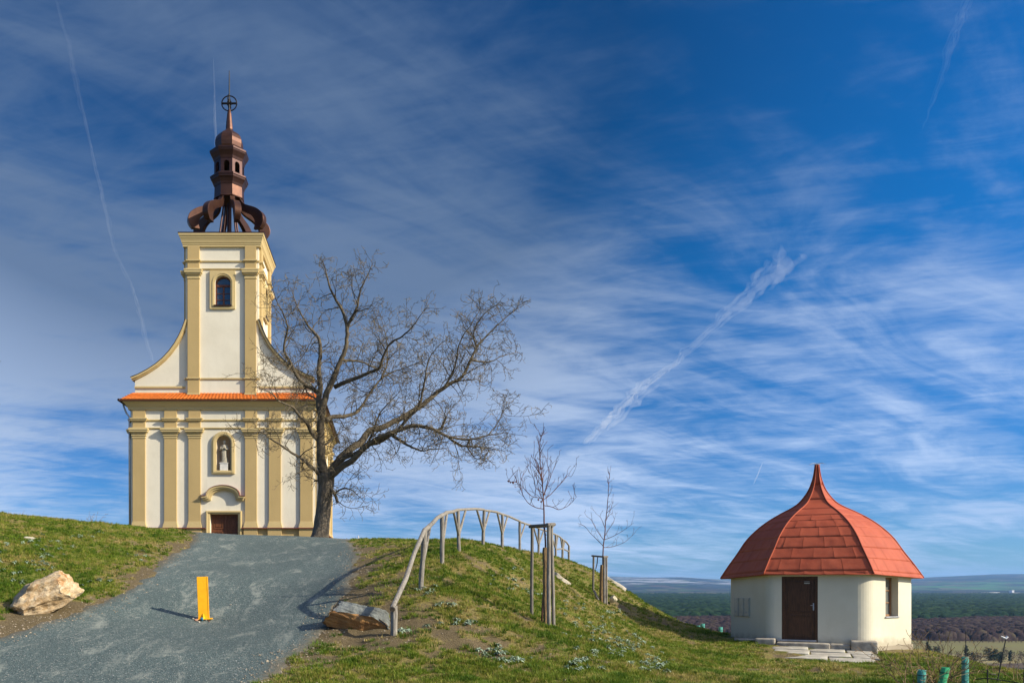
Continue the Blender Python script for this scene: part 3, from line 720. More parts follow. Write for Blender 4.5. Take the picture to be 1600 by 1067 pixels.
tile_field((XL-EO, CY-EO, SK0), (XR+EO, CY-EO, SK0), (XL+.08, CY-.02, SK1), (XR-.08, CY-.02, SK1), 56, 5, tl)
tl.add([(XL-EO+.03, CY-EO+.03, SK0-.01), (XR+EO-.03, CY-EO+.03, SK0-.01), (XR-.08, CY+.01, SK1-.01), (XL+.08, CY+.01, SK1-.01)], [(0,1,2,3)])
rz = ZE+3.2
mr = MB(); SL = [(XL-EO, SK0), (XC, rz), (XR+EO, SK0)]
tile_field((XR+EO, CY-EO, SK0), (XR+EO, BK+EO, SK0), (XC, CY+6.5, rz), (XC, BK-4, rz), 46, 14, mr)
tile_field((XL-EO, BK+EO, SK0), (XL-EO, CY-EO, SK0), (XC, BK-4, rz), (XC, CY+6.5, rz), 46, 14, mr)
tile_field((XR+EO, BK+EO, SK0), (XL-EO, BK+EO, SK0), (XC+.01, BK-4, rz), (XC-.01, BK-4, rz), 46, 14, mr)
roof = cp('roof', mr, 'tile'); sk = cp('tile_skirt', tl, 'tile')
ea = MB(); ea.box(XL-EO+.02, XR+EO-.02, CY-EO+.02, BK+EO-.02, SK0-.07, SK0-.02); cp('eaves_board', ea, 'window_wood')
for x_ in (XR+EO+.05, XL-EO-.05): cp('gutter', MB().tube([(x_, CY-EO, SK0-.03), (x_, BK+EO, SK0-.03)], .075, 8), 'copper_dark', smooth=True)
for sx, xx in ((-1, XL), (1, XR)):
    dp = MB()
    dp.tube([(xx+sx*(EO+.02), CY+.12, SK0-.05), (xx+sx*(EO-.05), CY+.12, SK0-.3), (xx+sx*.3, CY+.12, SK0-.62), (xx+sx*.13, CY+.12, SK0-.85), (xx+sx*.11, CY+.12, FL)], .05, 8)
    cp('downpipe', dp, 'zinc', smooth=True)
# gable wings with their curved coping
WL = [(205.4,591), (217,586.5), (232,578.5), (245,570), (256,560.5), (266,549.5), (274,538.5), (281,526), (286.5,514), (291.5,500)]
def wing(mirror):
    f = (lambda u: 2*348.0-u) if mirror else (lambda u: u)
    top = [(cx(f(u)), cz(v)) for u, v in WL]
    mb = MB(); out = [(cx(f(210.6)), cz(614)), (cx(f(210.6)), cz(591.5))] + [(cx(f(u+1.2)), cz(v+2.0)) for u, v in WL[1:]] + [(cx(f(296)), cz(500)), (cx(f(296)), cz(614))]
    mb.prism(out, CY+.03, CY+.50); g = cp('gable_wing', mb, 'white_plaster')
    def band(y0, y1, dn0, dn1, m):
        b_ = MB(); n = len(top); T = []; Bt = []
        for i, (x, z) in enumerate(top):
            p0 = Vector(top[max(i-1, 0)]); p1 = Vector(top[min(i+1, n-1)]); d = (p1-p0).normalized(); nn_ = Vector((-d.y, d.x))
            if nn_.y < 0: nn_ = -nn_
            if mirror and nn_.x < 0: nn_ = -nn_
            if not mirror and nn_.x > 0: nn_ = -nn_
            T.append((x+nn_.x*dn0, z+nn_.y*dn0)); Bt.append((x+nn_.x*dn1, z+nn_.y*dn1))
        vs = [(a, y0, b) for a, b in T]+[(a, y0, b) for a, b in Bt]+[(a, y1, b) for a, b in T]+[(a, y1, b) for a, b in Bt]; fs = []
        for i in range(n-1): fs += [(i, n+i, n+i+1, i+1), (i, i+1, 2*n+i+1, 2*n+i), (n+i, 3*n+i, 3*n+i+1, n+i+1), (2*n+i, 2*n+i+1, 3*n+i+1, 3*n+i)]
        fs += [(0, 2*n, 3*n, n), (n-1, 2*n-1, 4*n-1, 3*n-1)]; b_.add(vs, fs); return cp('coping', b_, m, g)
    band(CY-.16, CY+.6, .02, -.075, 'pale_ochre'); band(CY-.08, CY+.55, -.074, -.15, 'ochre_plaster'); band(CY-.19, CY+.63, .048, .021, 'copper_dark')
    s_ = MB(); x0_, x1_ = sorted((cx(f(210.4)), cx(f(295)))); s_.box(x0_, x1_, CY-.045, CY+.035, cz(606.4), cz(603.6)); s_.box(x0_, x1_, CY-.02, CY+.034, cz(612.9), cz(606.4)) if False else None
    cp('string_course', s_, 'pale_ochre', g); return g
wing(False); wing(True)
# tower
tw = thing('tower', (0, 0, 0), None, None); tw.parent = church; tw.location = Vector(((TXL+TXR)/2, CY+TD/2, ZE)) - church.location
win = arch(cx(336), cx(361.6), cz(478), cz(443.5), rise=12/PM)
tm = MB(); TZ0 = cz(626)
rect = lambda a, b: [(a, TZ0), (b, TZ0), (b, ZT), (a, ZT)]
tm.holed(rect(TXL, TXR), [win], CY-.06, .34); tm.holed(rect(TXL, TXR), [win], TBK, -.34)
sw = [(x-TXL+CY-.06, z) for x, z in win]; sw = [(CY-.06+(x-TXL), z) for x, z in win]
tm.holed([(CY-.06, TZ0), (TBK, TZ0), (TBK, ZT), (CY-.06, ZT)], [sw], TXR, -.34, 'x'); tm.holed([(CY-.06, TZ0), (TBK, TZ0), (TBK, ZT), (CY-.06, ZT)], [sw], TXL, .34, 'x')
cp('wall', tm, 'white_plaster', tw)
def tpil(a0, a1, face):
    mb = MB(); tr = MB()
    def bx(t, e, d, z0, z1):
        if face == 'f': t.box(a0-e, a1+e, CY-.06-d, CY-.05, z0, z1)
        elif face == 'b': t.box(a0-e, a1+e, TBK-.01, TBK+d, z0, z1)
        elif face == 'r': t.box(TXR-.01, TXR+d, a0-e, a1+e, z0, z1)
        else: t.box(TXL-d, TXL+.01, a0-e, a1+e, z0, z1)
    bx(mb, 0, .13, cz(618), cz(386))
    p = cp('pilaster', mb, 'ochre_plaster', tw, bevel=.008)
    def trim(name, rows):
        t_ = MB()
        for e, d0, f0, f1 in rows: bx(t_, e, d0+e, cz(f0), cz(f1))
        cp(name, t_, 'pale_ochre', p, bevel=.008)
    trim('base', [(.03,.13,618,615.6)]); trim('band', [(.03,.13,594.2,593.2), (.06,.13,593.2,591.4)])
    trim('capital', [(.03,.13,437.2,435.4), (.012,.13,435.4,432.2), (.06,.13,432.2,431), (.10,.13,431,428.8), (.15,.13,428.8,425.6), (.17,.13,425.6,423.2), (.06,.13,423.2,421.4)])
    trim('architrave', [(.04,.13,411.4,410.2), (.08,.13,410.2,408.4)])
for u0, u1 in ((294.2, 312.6), (383.4, 400.8)):
    tpil(cx(u0), cx(u1), 'f'); tpil(cx(u0), cx(u1), 'b')
    y0_, y1_ = CY+cx(u0)-TXL, CY+cx(u1)-TXL; tpil(y0_, y1_, 'r'); tpil(y0_, y1_, 'l')
for f0, f1, d in ((593.6, 591.6, .05), (422.4, 421.0, .05), (410.6, 408.8, .05)):
    mb = MB(); mb.profile_box(TXL, TXR, CY-.06, TBK, [(.0, cz(f0)-.02), (d, cz(f0)), (d+.02, cz(f1)), (0, cz(f1)+.03)]); cp('string_course', mb, 'pale_ochre', tw)
tc = MB(); tc.profile_box(TXL, TXR, CY-.06, TBK, [(o_*.68+.03, z_) for o_, z_ in [(.14, cz(387.6)), (.14, cz(384.8)), (.17, cz(384.6)), (.18, cz(382.4)), (.21, cz(382.2)), (.26, cz(378.4)), (.33, cz(375)), (.345, cz(374.8)), (.35, cz(372.8)), (.39, cz(372.6)), (.43, cz(370.4)), (.43, cz(368.9))]])
cp('cornice', tc, 'pale_ochre', tw)
# tower windows
def twin(face):
    f = MB(); y0 = CY-.06
    ou = arch(cx(329), cx(367.6), cz(484), cz(443), rise=20.5/PM); ii = arch(cx(336.2), cx(361.4), cz(477.8), cz(443.5), rise=11.9/PM)
    xa, xb, za, zc_ = cx(328.6), cx(368), cz(484), cz(424.4); rc = [(xa, za), (xb, za), (xb, zc_), (xa, zc_)]
    f.holed(rc, [ii], y0-.10, .10); f.add([(a_, y0-.10, b_) for a_, b_ in rc]+[(a_, y0-.001, b_) for a_, b_ in rc], [(i, (i+1) % 4, 4+(i+1) % 4, 4+i) for i in range(4)])
    f.ring(arch(cx(332.6), cx(365.2), cz(480), cz(443.2), rise=16/PM), arch(cx(334.6), cx(363.2), cz(478.9), cz(443.3), rise=13.8/PM), y0-.125, y0-.101); s = MB(); s.box(cx(335), cx(362.8), y0-.16, y0+.2, cz(480.2), cz(478.0))
    fr = MB(); i2 = arch(cx(338.2), cx(359.4), cz(475.8), cz(443.6), rise=9.9/PM)
    fr.ring([(a*1, b*1) for a, b in ii], i2, y0+.16, y0+.24)
    fr.box(cx(338), cx(359.6), y0+.15, y0+.24, cz(447.6), cz(444.2)); fr.box(cx(347.7), cx(350.1), y0+.15, y0+.24, cz(476), cz(447))
    fr.box(cx(338), cx(359.6), y0+.165, y0+.235, cz(468.4), cz(467.5)); fr.box(cx(338), cx(359.6), y0+.165, y0+.235, cz(458.4), cz(457.5))
    g = MB(); g.prism(arch(cx(337), cx(360.6), cz(477), cz(443.6), rise=11/PM), y0+.20, y0+.21)
    cxm, cym = (TXL+TXR)/2, (CY-.06+TBK)/2
    def tf(mb):
        def r(p):
            x, y, z = p[0]-cxm, p[1]-cym, p[2]
            k = {'f': (x, y), 'r': (-y, x), 'b': (-x, -y), 'l': (y, -x)}[face]; return (k[0]+cxm, k[1]+cym, z)
        mb.v = [r(p) for p in mb.v]; return mb
    a = cp('window', tf(f), 'pale_ochre', tw, bevel=.008); cp('sill', tf(s), 'copper_dark', a); cp('window_frame', tf(fr), 'window_wood', a); cp('pane', tf(g), 'dark_glass', a)
for k in 'frbl': twin(k)
# copper crown of the tower
KX = (TXL+TXR)/2; KY = CY-.06+(TBK-CY+.06)/2; KS = F/KY
def kz(v): return (V0-v)/KS
st = thing('steeple', (0, 0, 0), None, None); st.parent = church; st.location = Vector((KX, KY, cz(368.9))) - church.location
hw = (TXR-TXL)/2+.35; zt = cz(368.9)
pb = MB(); pb.box(KX-hw, KX+hw, KY-hw, KY+hw, zt+.001, zt+.07)
vs = [(KX-hw+.02, KY-hw+.02, zt+.071), (KX+hw-.02, KY-hw+.02, zt+.071), (KX+hw-.02, KY+hw-.02, zt+.071), (KX-hw+.02, KY+hw-.02, zt+.071), (KX-1, KY-1, zt+.30), (KX+1, KY-1, zt+.30), (KX+1, KY+1, zt+.30), (KX-1, KY+1, zt+.30)]
pb.add(vs, [(0,1,5,4), (1,2,6,5), (2,3,7,6), (3,0,4,7), (4,5,6,7)]); cp('platform', pb, 'copper_dark', st)
OUT = [(2.12,366.5), (2.30,360), (2.35,353), (2.28,346), (2.08,339.5), (1.76,333.5), (1.38,329), (1.08,325), (.90,320), (.82,315), (.80,311)]
INN = [(1.66,366.5), (1.74,360), (1.72,353), (1.58,346.5), (1.34,341), (1.06,337), (.82,333), (.66,328), (.58,321), (.55,316), (.55,311)]
for k in range(8):
    a = R(22.5+45*k); ca, sa = math.cos(a), math.sin(a); mb = MB(); n = len(OUT); wd_ = [.16, .18, .19, .19, .185, .175, .16, .15, .14, .14, .14]
    sec = []
    def cat(L, sub=3):
        res = []
        for i in range(len(L)-1):
            p0 = L[max(i-1,0)]; p1 = L[i]; p2 = L[i+1]; p3 = L[min(i+2, len(L)-1)]
            for s_ in range(sub):
                tt = s_/sub; res.append(tuple(.5*((2*b)+(c-a_)*tt+(2*a_-5*b+4*c-d)*tt*tt+(-a_+3*b-3*c+d)*tt**3) for a_, b, c, d in zip(p0, p1, p2, p3)))
        res.append(L[-1]); return res
    O_, I_ = cat([(a_, b_) for a_, b_ in OUT]), cat([(a_, b_) for a_, b_ in INN]); W_ = [q[0] for q in cat([(w_, 0) for w_ in wd_])]
    vs = []
    for (ro, vo_), (ri, vi), w_ in zip(O_, I_, W_):
        wi = w_*.62
        for r0, z0_, ww_ in ((ro, kz(vo_), -w_), (ro, kz(vo_), w_), (ri, kz(vi), wi), (ri, kz(vi), -wi)):
            vs.append((KX+r0*ca-ww_*sa, KY+r0*sa+ww_*ca, z0_))
    n = len(O_); fs = [(0,3,2,1), (4*n-4, 4*n-3, 4*n-2, 4*n-1)]
    for i in range(n-1):
        for q in range(4): fs.append((4*i+q, 4*i+(q+1) % 4, 4*i+4+(q+1) % 4, 4*i+4+q))
    mb.add(vs, fs); rib = cp('rib', mb, 'copper', st, bevel=.02)
pst = MB(); pst.tube([(KX, KY, zt), (KX, KY, kz(318))], .13, 8)
for k in range(4):
    a = R(45+90*k); pst.tube([(KX+.75*math.cos(a), KY+.75*math.sin(a), zt+.1), (KX+.35*math.cos(a), KY+.35*math.sin(a), kz(318))], .055, 6)
cp('centre_post', pst, 'copper_dark', st)
RO = R(22.5)
def oct_(prof): return MB().lathe([(r, kz(v)) for r, v in prof], 8, (KX, KY, 0), RO)
cp('drum', oct_([(.74,316), (.90,315), (.86,313), (.84,296), (.82,295)]), 'copper', st)
cp('lower_cornice', oct_([(.82,297.5), (.86,296.8), (.90,293.5), (.98,289.5), (1.05,287), (1.07,284.5), (1.10,284), (1.10,281.6), (1.04,281), (.86,278.0)]), 'copper_dark', st, bevel=.006)
# arcade: eight piers, arched heads, floor
ar = MB(); r_ = .86
for k in range(8):
    a0 = RO+2*math.pi*k/8; a1 = RO+2*math.pi*(k+1)/8
    p0 = Vector((KX+r_*math.cos(a0), KY+r_*math.sin(a0))); p1 = Vector((KX+r_*math.cos(a1), KY+r_*math.sin(a1))); L = (p1-p0).length; dd = (p1-p0)/L; nrm = Vector((dd.y, -dd.x))
    zl, zh = kz(279), kz(256); m = .17
    hole = arch(m, L-m, zl+.05, zh-.34, 8)
    tmp = MB().holed([(0, zl), (L, zl), (L, zh), (0, zh)], [hole], 0, .12); tmp.holed([(0, zl), (L, zl), (L, zh), (0, zh)], [hole], .12, -.001)
    ar.add([(p0.x+dd.x*x-nrm.x*y, p0.y+dd.y*x-nrm.y*y, z) for x, y, z in tmp.v], tmp.f)
cp('arcade', ar, 'copper_dark', st)
cp('bell_post', MB().tube([(KX-.42, KY-.30, kz(279)), (KX-.42, KY-.30, kz(257))], .055, 6), 'brass', st)
cp('core', MB().tube([(KX, KY, kz(280)), (KX, KY, kz(256))], .10, 8), 'dark_inside', st)
cp('upper_cornice', oct_([(.82,258.5), (.88,257.5), (.92,254), (1.02,249.5), (1.08,247), (1.10,245), (1.12,244.6), (1.12,242.0), (1.05,241.4), (.80,238.4)]), 'copper_dark', st, bevel=.006)
cp('onion_dome', oct_([(.70,240), (.78,235), (.81,229), (.80,223), (.73,217.5), (.60,213), (.44,209.6), (.30,207), (.21,204), (.16,200.5)]), 'copper', st)
cp('spire', oct_([(.15,203), (.19,201.5), (.21,199), (.185,190), (.12,170), (.075,152), (.05,140)]), 'copper_light', st) if False else cp('spire', oct_([(.15,206), (.20,204), (.20,200), (.17,191), (.12,178), (.07,172)]), 'copper', st)
fi = MB(); zc = kz(162); rr = .43
fi.tube([(KX, KY, kz(174)), (KX, KY, kz(150))], .04, 6); fi.tube([(KX, KY, kz(150)), (KX, KY, kz(130)), (KX, KY, kz(111))], [.038, .034, .022], 6)
fi.tube([(KX+rr*math.cos(2*math.pi*k/28), KY, zc+rr*math.sin(2*math.pi*k/28)) for k in range(29)], .035, 6)
fi.tube([(KX-rr*.9, KY, zc), (KX+rr*.9, KY, zc)], .06, 6)
fi.tube([(KX, KY-rr, zc), (KX, KY+rr, zc)], .04, 6); fi.tube([(KX, KY+rr*math.cos(2*math.pi*k/24), zc+rr*math.sin(2*math.pi*k/24)) for k in range(25)], .028, 6)
for k in range(4): fi.tube([(KX, KY, zc), (KX+.16*math.cos(R(45+90*k)), KY, zc+.16*math.sin(R(45+90*k)))], .03, 5)
cp('finial_cross', fi, 'iron', st)

# statue in the niche
sx_, sy_, sz_ = cx(350), CY+.10, cz(735.5)
stt = thing('statue', (sx_, sy_, sz_), 'small stone statue of a robed woman in the arched niche above the church door', 'statue')
part('pedestal', MB().box(sx_-.22, sx_+.22, sy_-.16, sy_+.16, sz_, sz_+.40).box(sx_-.245, sx_+.245, sy_-.185, sy_+.185, sz_+.40, sz_+.45), M['pedestal_stone'], stt, bevel=.01)
bd = MB(); prof = [(.19,.14,0,0), (.20,.15,.02,.05), (.17,.14,.02,.2), (.15,.13,.0,.40), (.165,.14,-.01,.55), (.15,.12,0,.66), (.13,.105,.01,.74), (.165,.12,.01,.86), (.17,.11,.01,.93), (.12,.09,.01,.98), (.055,.055,.0,1.01), (.05,.05,0,1.05), (.075,.08,0,1.09), (.085,.09,0,1.14), (.075,.085,0,1.20), (.04,.05,0,1.235)]
vs = []; nn_ = 16
for a_, b_, o2, zz_ in prof:
    for k in range(nn_):
        an = 2*math.pi*k/nn_; fold = 1+(.10*math.sin(an*5) if zz_ < .7 else 0); vs.append((sx_+o2+a_*fold*math.cos(an), sy_+b_*fold*math.sin(an), sz_+.45+zz_))
fs = [(i*nn_+k, i*nn_+(k+1) % nn_, (i+1)*nn_+(k+1) % nn_, (i+1)*nn_+k) for i in range(len(prof)-1) for k in range(nn_)] + [tuple(range((len(prof)-1)*nn_, len(prof)*nn_))]
bd.add(vs, fs)
for s in (-1, 1):
    bd.tube([(sx_+s*.15, sy_, sz_+1.35), (sx_+s*.20, sy_-.05, sz_+1.16), (sx_+s*.10, sy_-.15, sz_+1.20), (sx_+.0, sy_-.17, sz_+1.30)], [.055, .06, .05, .03], 8)
part('figure', bd, M['statue_stone'], stt, smooth=True)

# ------------------------------------------------------------------ round-cornered hut with a bell shaped red roof
HC = Vector((14.0, 27.3, -1.67)); HA = math.atan2(HC.x, HC.y)
hut = thing('hut', HC, 'cream six-sided hut with a red bell-shaped metal roof and brown door', 'hut', rz=-HA)
def hp(name, mb, m, parent=hut, **kw): return part(name, mb, M[m], parent, local=True, **kw)
RW = 2.70; corners = [(RW*math.cos(R(60*k)), RW*math.sin(R(60*k))) for k in range(6)]      # 4,5 = front face
def fillet_poly(cs, rs, n=8):
    out = []
    N_ = len(cs)
    for i in range(N_):
        r = rs[i]; p = Vector(cs[i]); a = (Vector(cs[i-1])-p).normalized(); b = (Vector(cs[(i+1) % N_])-p).normalized()
        t_ = r/math.tan(math.acos(max(-1, min(1, a.dot(b))))/2); p0 = p+a*t_; p1 = p+b*t_
        out.append([tuple(((p0.lerp(p, q)).lerp(p.lerp(p1, q), q))) for q in [k/n for k in range(n+1)]])
    return out
FP = fillet_poly(corners, [.5, .5, .5, .5, .40, .62])
HZ = 2.08; wl = MB()
def seg_wall(mb, a, b, z0, z1, holes=()):
    """flat wall from a to b (xy) with openings given as (t0,t1,z0,z1) in metres along it"""
    a = Vector(a); b = Vector(b); L = (b-a).length; d = (b-a)/L; n = Vector((d.y, -d.x))
    tmp = MB().holed([(0, z0), (L, z0), (L, z1), (0, z1)], [[(h[0], h[2]), (h[1], h[2]), (h[1], h[3]), (h[0], h[3])] for h in holes], 0, .30)
    mb.add([(a.x+d.x*x-n.x*y, a.y+d.y*x-n.y*y, z) for x, y, z in tmp.v], tmp.f); return a, d, n, L
frames = {}
DX0, DX1 = -.97, .02
for i in range(6):
    a = FP[i][-1]; b = FP[(i+1) % 6][0]; holes = []
    if i == 4: holes = [(DX0-a[0], DX1-a[0], -.25, 1.96)]
    if i == 5: holes = [(.62, 1.38, .74, 1.93)]
    frames[i] = seg_wall(wl, a, b, -.8, HZ, holes)
    for k in range(len(FP[i])-1):
        p, q = FP[i][k], FP[i][k+1]; wl.add([(p[0], p[1], -.8), (q[0], q[1], -.8), (q[0], q[1], HZ), (p[0], p[1], HZ)], [(0,1,2,3)])
hp('wall', wl, 'cream_plaster', weld=False)
pts = [q for s in FP for q in s]; big = [(x*1.025, y*1.025) for x, y in pts]
ft = MB(); ft.slab([(x*1.018, y*1.018) for x, y in pts], -.9, -.14)
hp('footing', ft, 'footing', bevel=.01)
# door
yf = FP[4][-1][1]; hd = thing('door', ((DX0+DX1)/2, yf, 0), None, None); hd.parent = hut
def hdp(name, mb, m, par=hd, **kw):
    mb.v = [(x-(DX0+DX1)/2, y-yf, z) for x, y, z in mb.v]; return part(name, mb, M[m], par, local=True, **kw)
dfm = MB(); dfm.ring([(DX0, .0), (DX1, .0), (DX1, 1.96), (DX0, 1.96)], [(DX0+.075, .03), (DX1-.075, .03), (DX1-.075, 1.885), (DX0+.075, 1.885)], yf+.015, yf+.12)
hdp('door_frame', dfm, 'hut_door_wood', bevel=.005)
lfm = MB(); lfm.box(DX0+.07, DX1-.07, yf+.06, yf+.11, .03, 1.89); x0_, x1_ = DX0+.17, DX1-.17
for z0_, z1_ in ((.12, .76), (.86, 1.80)):
    lfm.ring([(x0_, z0_), (x1_, z0_), (x1_, z1_), (x0_, z1_)], [(x0_+.03, z0_+.03), (x1_-.03, z0_+.03), (x1_-.03, z1_-.03), (x0_+.03, z1_-.03)], yf+.045, yf+.061)
hdp('door_leaf', lfm, 'hut_door_wood', bevel=.004)
hn = MB(); hn.box(DX1-.135, DX1-.10, yf+.045, yf+.061, .93, 1.15); hn.tube([(DX1-.118, yf+.05, 1.08), (DX1-.118, yf+.0, 1.08), (DX1-.20, yf-.005, 1.08)], .009, 6); hdp('door_handle', hn, 'zinc')
hdp('name_plate', MB().box(DX1-.37, DX1-.22, yf+.05, yf+.061, 1.74, 1.81), 'meter_box')
pm_ = MB()
for k in range(3): pm_.box(DX1-.355+.045*k, DX1-.325+.045*k, yf+.048, yf+.0505, 1.762, 1.788)
hdp('plate_mark', pm_, 'zinc')
dk = MB(); dk.box(DX0, DX1, yf+.20, yf+.22, 0, 2.05); hp('dark_interior', dk, 'dark_inside') if False else None
# window on the sunny side
a, d, n, L = frames[5]
def onface(fr, tmp): 
    a, d, n, L = fr; tmp.v = [(a.x+d.x*x-n.x*y, a.y+d.y*x-n.y*y, z) for x, y, z in tmp.v]; return tmp
wf = MB(); o4 = [(.62, .74), (1.38, .74), (1.38, 1.93), (.62, 1.93)]; i4 = [(.68, .80), (1.32, .80), (1.32, 1.87), (.68, 1.87)]
wf.ring(o4, i4, .20, .27); wf.box(.98, 1.02, .20, .27, .80, 1.87)
for z_ in (1.14, 1.51): wf.box(.68, 1.32, .205, .265, z_, z_+.03)
w_ = hp('window', onface(frames[5], wf), 'hut_frame_wood', bevel=.004)
g_ = MB(); g_.box(.65, 1.35, .235, .245, .77, 1.90); hp('pane', onface(frames[5], g_), 'pale_glass', w_)
s_ = MB(); s_.box(.58, 1.42, -.05, .20, .71, .742); hp('sill', onface(frames[5], s_), 'zinc', w_, bevel=.004)
# meter boxes let into the left face
a, d, n, L = frames[3]
for k, m0 in enumerate((.16, .53, .90)):
    q = MB(); q.box(m0, m0+.345, -.03, .01, .66, 1.28); q.box(m0+.03, m0+.315, -.045, -.0295, .68, 1.26)
    mbx = hp('meter_door', onface(frames[3], q), 'meter_box', bevel=.004); q = MB(); q.box(m0+.14, m0+.20, -.055, -.0445, .79, .84); hp('latch', onface(frames[3], q), 'zinc', mbx)
# roof
RP = [(2.95,0), (2.68,.43), (2.41,.83), (2.13,1.27), (1.79,1.63), (1.45,1.90), (1.06,2.14), (.78,2.29), (.55,2.45), (.375,2.66), (.235,2.89), (.15,3.12), (.085,3.40), (.045,3.72)]
def rprof(s_):   # s_ in 0..1 over the profile length
    acc = [0]
    for i in range(len(RP)-1): acc.append(acc[-1]+math.hypot(RP[i+1][0]-RP[i][0], RP[i+1][1]-RP[i][1]))
    q = s_*acc[-1]; i = min(max(np.searchsorted(acc, q)-1, 0), len(RP)-2); f = (q-acc[i])/(acc[i+1]-acc[i])
    p0, p1, p2, p3 = RP[max(i-1,0)], RP[i], RP[i+1], RP[min(i+2, len(RP)-1)]
    return tuple(.5*((2*p1[k])+(p2[k]-p0[k])*f+(2*p0[k]-5*p1[k]+4*p2[k]-p3[k])*f*f+(-p0[k]+3*p1[k]-3*p2[k]+p3[k])*f**3) for k in (0, 1)), acc[-1]
RE = 1.92
def rpt(face, tt, s_, lift=0):
    (r, z), tot = rprof(s_); a0, a1 = R(60*face), R(60*(face+1)); p = Vector((r*math.cos(a0), r*math.sin(a0))).lerp(Vector((r*math.cos(a1), r*math.sin(a1))), tt)
    am = (a0+a1)/2; (r2, z2), _ = rprof(min(1, s_+.01)); (r1, z1), _ = rprof(max(0, s_-.01)); tr_, tz_ = r2-r1, z2-z1; l = math.hypot(tr_, tz_); nr, nz = tz_/l, -tr_/l
    # the eave rises a little over the door side
    rise = .10 if face == 4 else (.10*(1-tt) if face == 5 else (.10*tt if face == 3 else 0))
    return Vector((p.x+math.cos(am)*nr*lift, p.y+math.sin(am)*nr*lift, RE+z+nz*lift+rise*(1-sm(s_, 0, .35))))
rf = MB(); rb = MB(); rr_ = random.Random(5); rows = [0, .032, .122, .215, .305, .39, .465, .53, .62, .74, .86, 1.0]
for face in range(6):
    NS = 44
    vs = []
    for j in range(NS+1):
        for i in range(9): vs.append(rpt(face, i/8, j/NS, -.012))
    rf.add(vs, [(j*9+i, j*9+i+1, j*9+10+i, j*9+9+i) for j in range(NS) for i in range(8)])
    for j in range(len(rows)-1):
        s0, s1 = rows[j], rows[j+1]; (ra, _), tot = rprof((s0+s1)/2); off = (.5 if j % 2 else 0)+rr_.uniform(-.12, .12)
        w0 = .56; half = ra/2; cuts = [-half]; x_ = -half+((off % 1))*w0
        if x_-cuts[0] < .12: x_ += w0
        while x_ < half-.12: cuts.append(x_); x_ += w0*rr_.uniform(.93, 1.07)
        cuts.append(half)
        if j >= 7: cuts = [-half, half]
        for a_, b_ in zip(cuts[:-1], cuts[1:]):
            t0, t1 = (a_+half)/(2*half), (b_+half)/(2*half); g = .005/max(.05, 2*half); t0 += g; t1 -= g; nU, nV = 6, 5; vs = []; amp = .010 if j < 7 else .002
            seed = rr_.random()*100; tilt = rr_.uniform(-.003, .004)
            for jj_ in range(nV+1):
                for ii_ in range(nU+1):
                    fu, fv = ii_/nU, jj_/nV; edge = min(fu, 1-fu, fv, 1-fv)
                    lift = .004*(1-fv)+.002+tilt*fu + (amp*(float(fbm(np.array([seed+fu*2.2]), np.array([seed+fv*2.2]), 2, 8)[0])-.5)*4*min(1, edge*5))
                    if edge == 0 and (ii_ in (0, nU)): lift += .006
                    vs.append(rpt(face, t0+(t1-t0)*fu, s0+(s1-s0)*fv, lift))
            o2 = len(vs); fs = [(q*(nU+1)+p_, q*(nU+1)+p_+1, (q+1)*(nU+1)+p_+1, (q+1)*(nU+1)+p_) for q in range(nV) for p_ in range(nU)]
            # folded lower edge
            for ii_ in range(nU+1): vs.append(rpt(face, t0+(t1-t0)*ii_/nU, s0, -.008))
            fs += [(ii_+1, ii_, o2+ii_, o2+ii_+1) for ii_ in range(nU)]
            rb.add(vs, fs)
m_ = bpy.data.materials.new('red_roof_paint'); m_.use_nodes = True; t = NT(m_.node_tree); b = t.n['Principled BSDF']; b.inputs['Roughness'].default_value = .6; b.inputs['Specular IOR Level'].default_value = .2
co = t.new('ShaderNodeTexCoord').outputs['Object']; n1 = t.noise(co, 1.3, 5, .6); n2 = t.noise(co, 14, 5, .65)
c = t.ramp(n1, [(.3, (.30, .058, .026)), (.7, (.41, .090, .041))]); c = t.mix(t.sstep(n2, .52, .75, 0., .28), c, (.47, .155, .085, 1)); t.l.new(c, b.inputs['Base Color'])
t.l.new(t.m('ADD', .5, t.m('MULTIPLY', n2, .25)), b.inputs['Roughness'])
bn = t.new('ShaderNodeBump'); bn.inputs['Strength'].default_value = .25; bn.inputs['Distance'].default_value = .01; t.l.new(t.m('ADD', n2, t.noise(co, 4, 3, .5)), bn.inputs['Height']); t.l.new(bn.outputs[0], b.inputs['Normal']); MATS['red_roof'] = m_
hroof = hp('roof', rf, 'red_roof', smooth=True); hp('metal_sheet', rb, 'red_roof', hroof, smooth=True)
hr = MB()
for face in range(6): hr.tube([rpt(face, 0, k/40, .016) for k in range(41)], [.022]*36+[.016]*5, 6)
for face in range(6): hr.tube([rpt(face, tt, 0, -.005) for tt in (0, .25, .5, .75, 1)], .016, 6)
hp('ridge_seam', hr, 'red_roof', hroof, smooth=True)
un = MB(); un.add([rpt(f_, tt, 0, -.02) for f_ in range(6) for tt in (0, .5)] + [(0, 0, RE+.05)], [(i, 12, (i+1) % 12) for i in range(12)]); hp('soffit', un, 'hut_frame_wood', hroof)
vn = MB(); zt_ = RE+3.72
vn.lathe([(.05, 0), (.055, .03), (.02, .05)], 8, (0, 0, zt_-.01)); 
for k in range(7):
    a_ = 2*math.pi*k/7+.2; vn.tube([(0, 0, zt_+.02), (.11*math.cos(a_), .11*math.sin(a_), zt_+.05), (.25*math.cos(a_), .25*math.sin(a_), zt_+.02)], .006, 4)
hp('spiked_finial', vn, 'zinc')

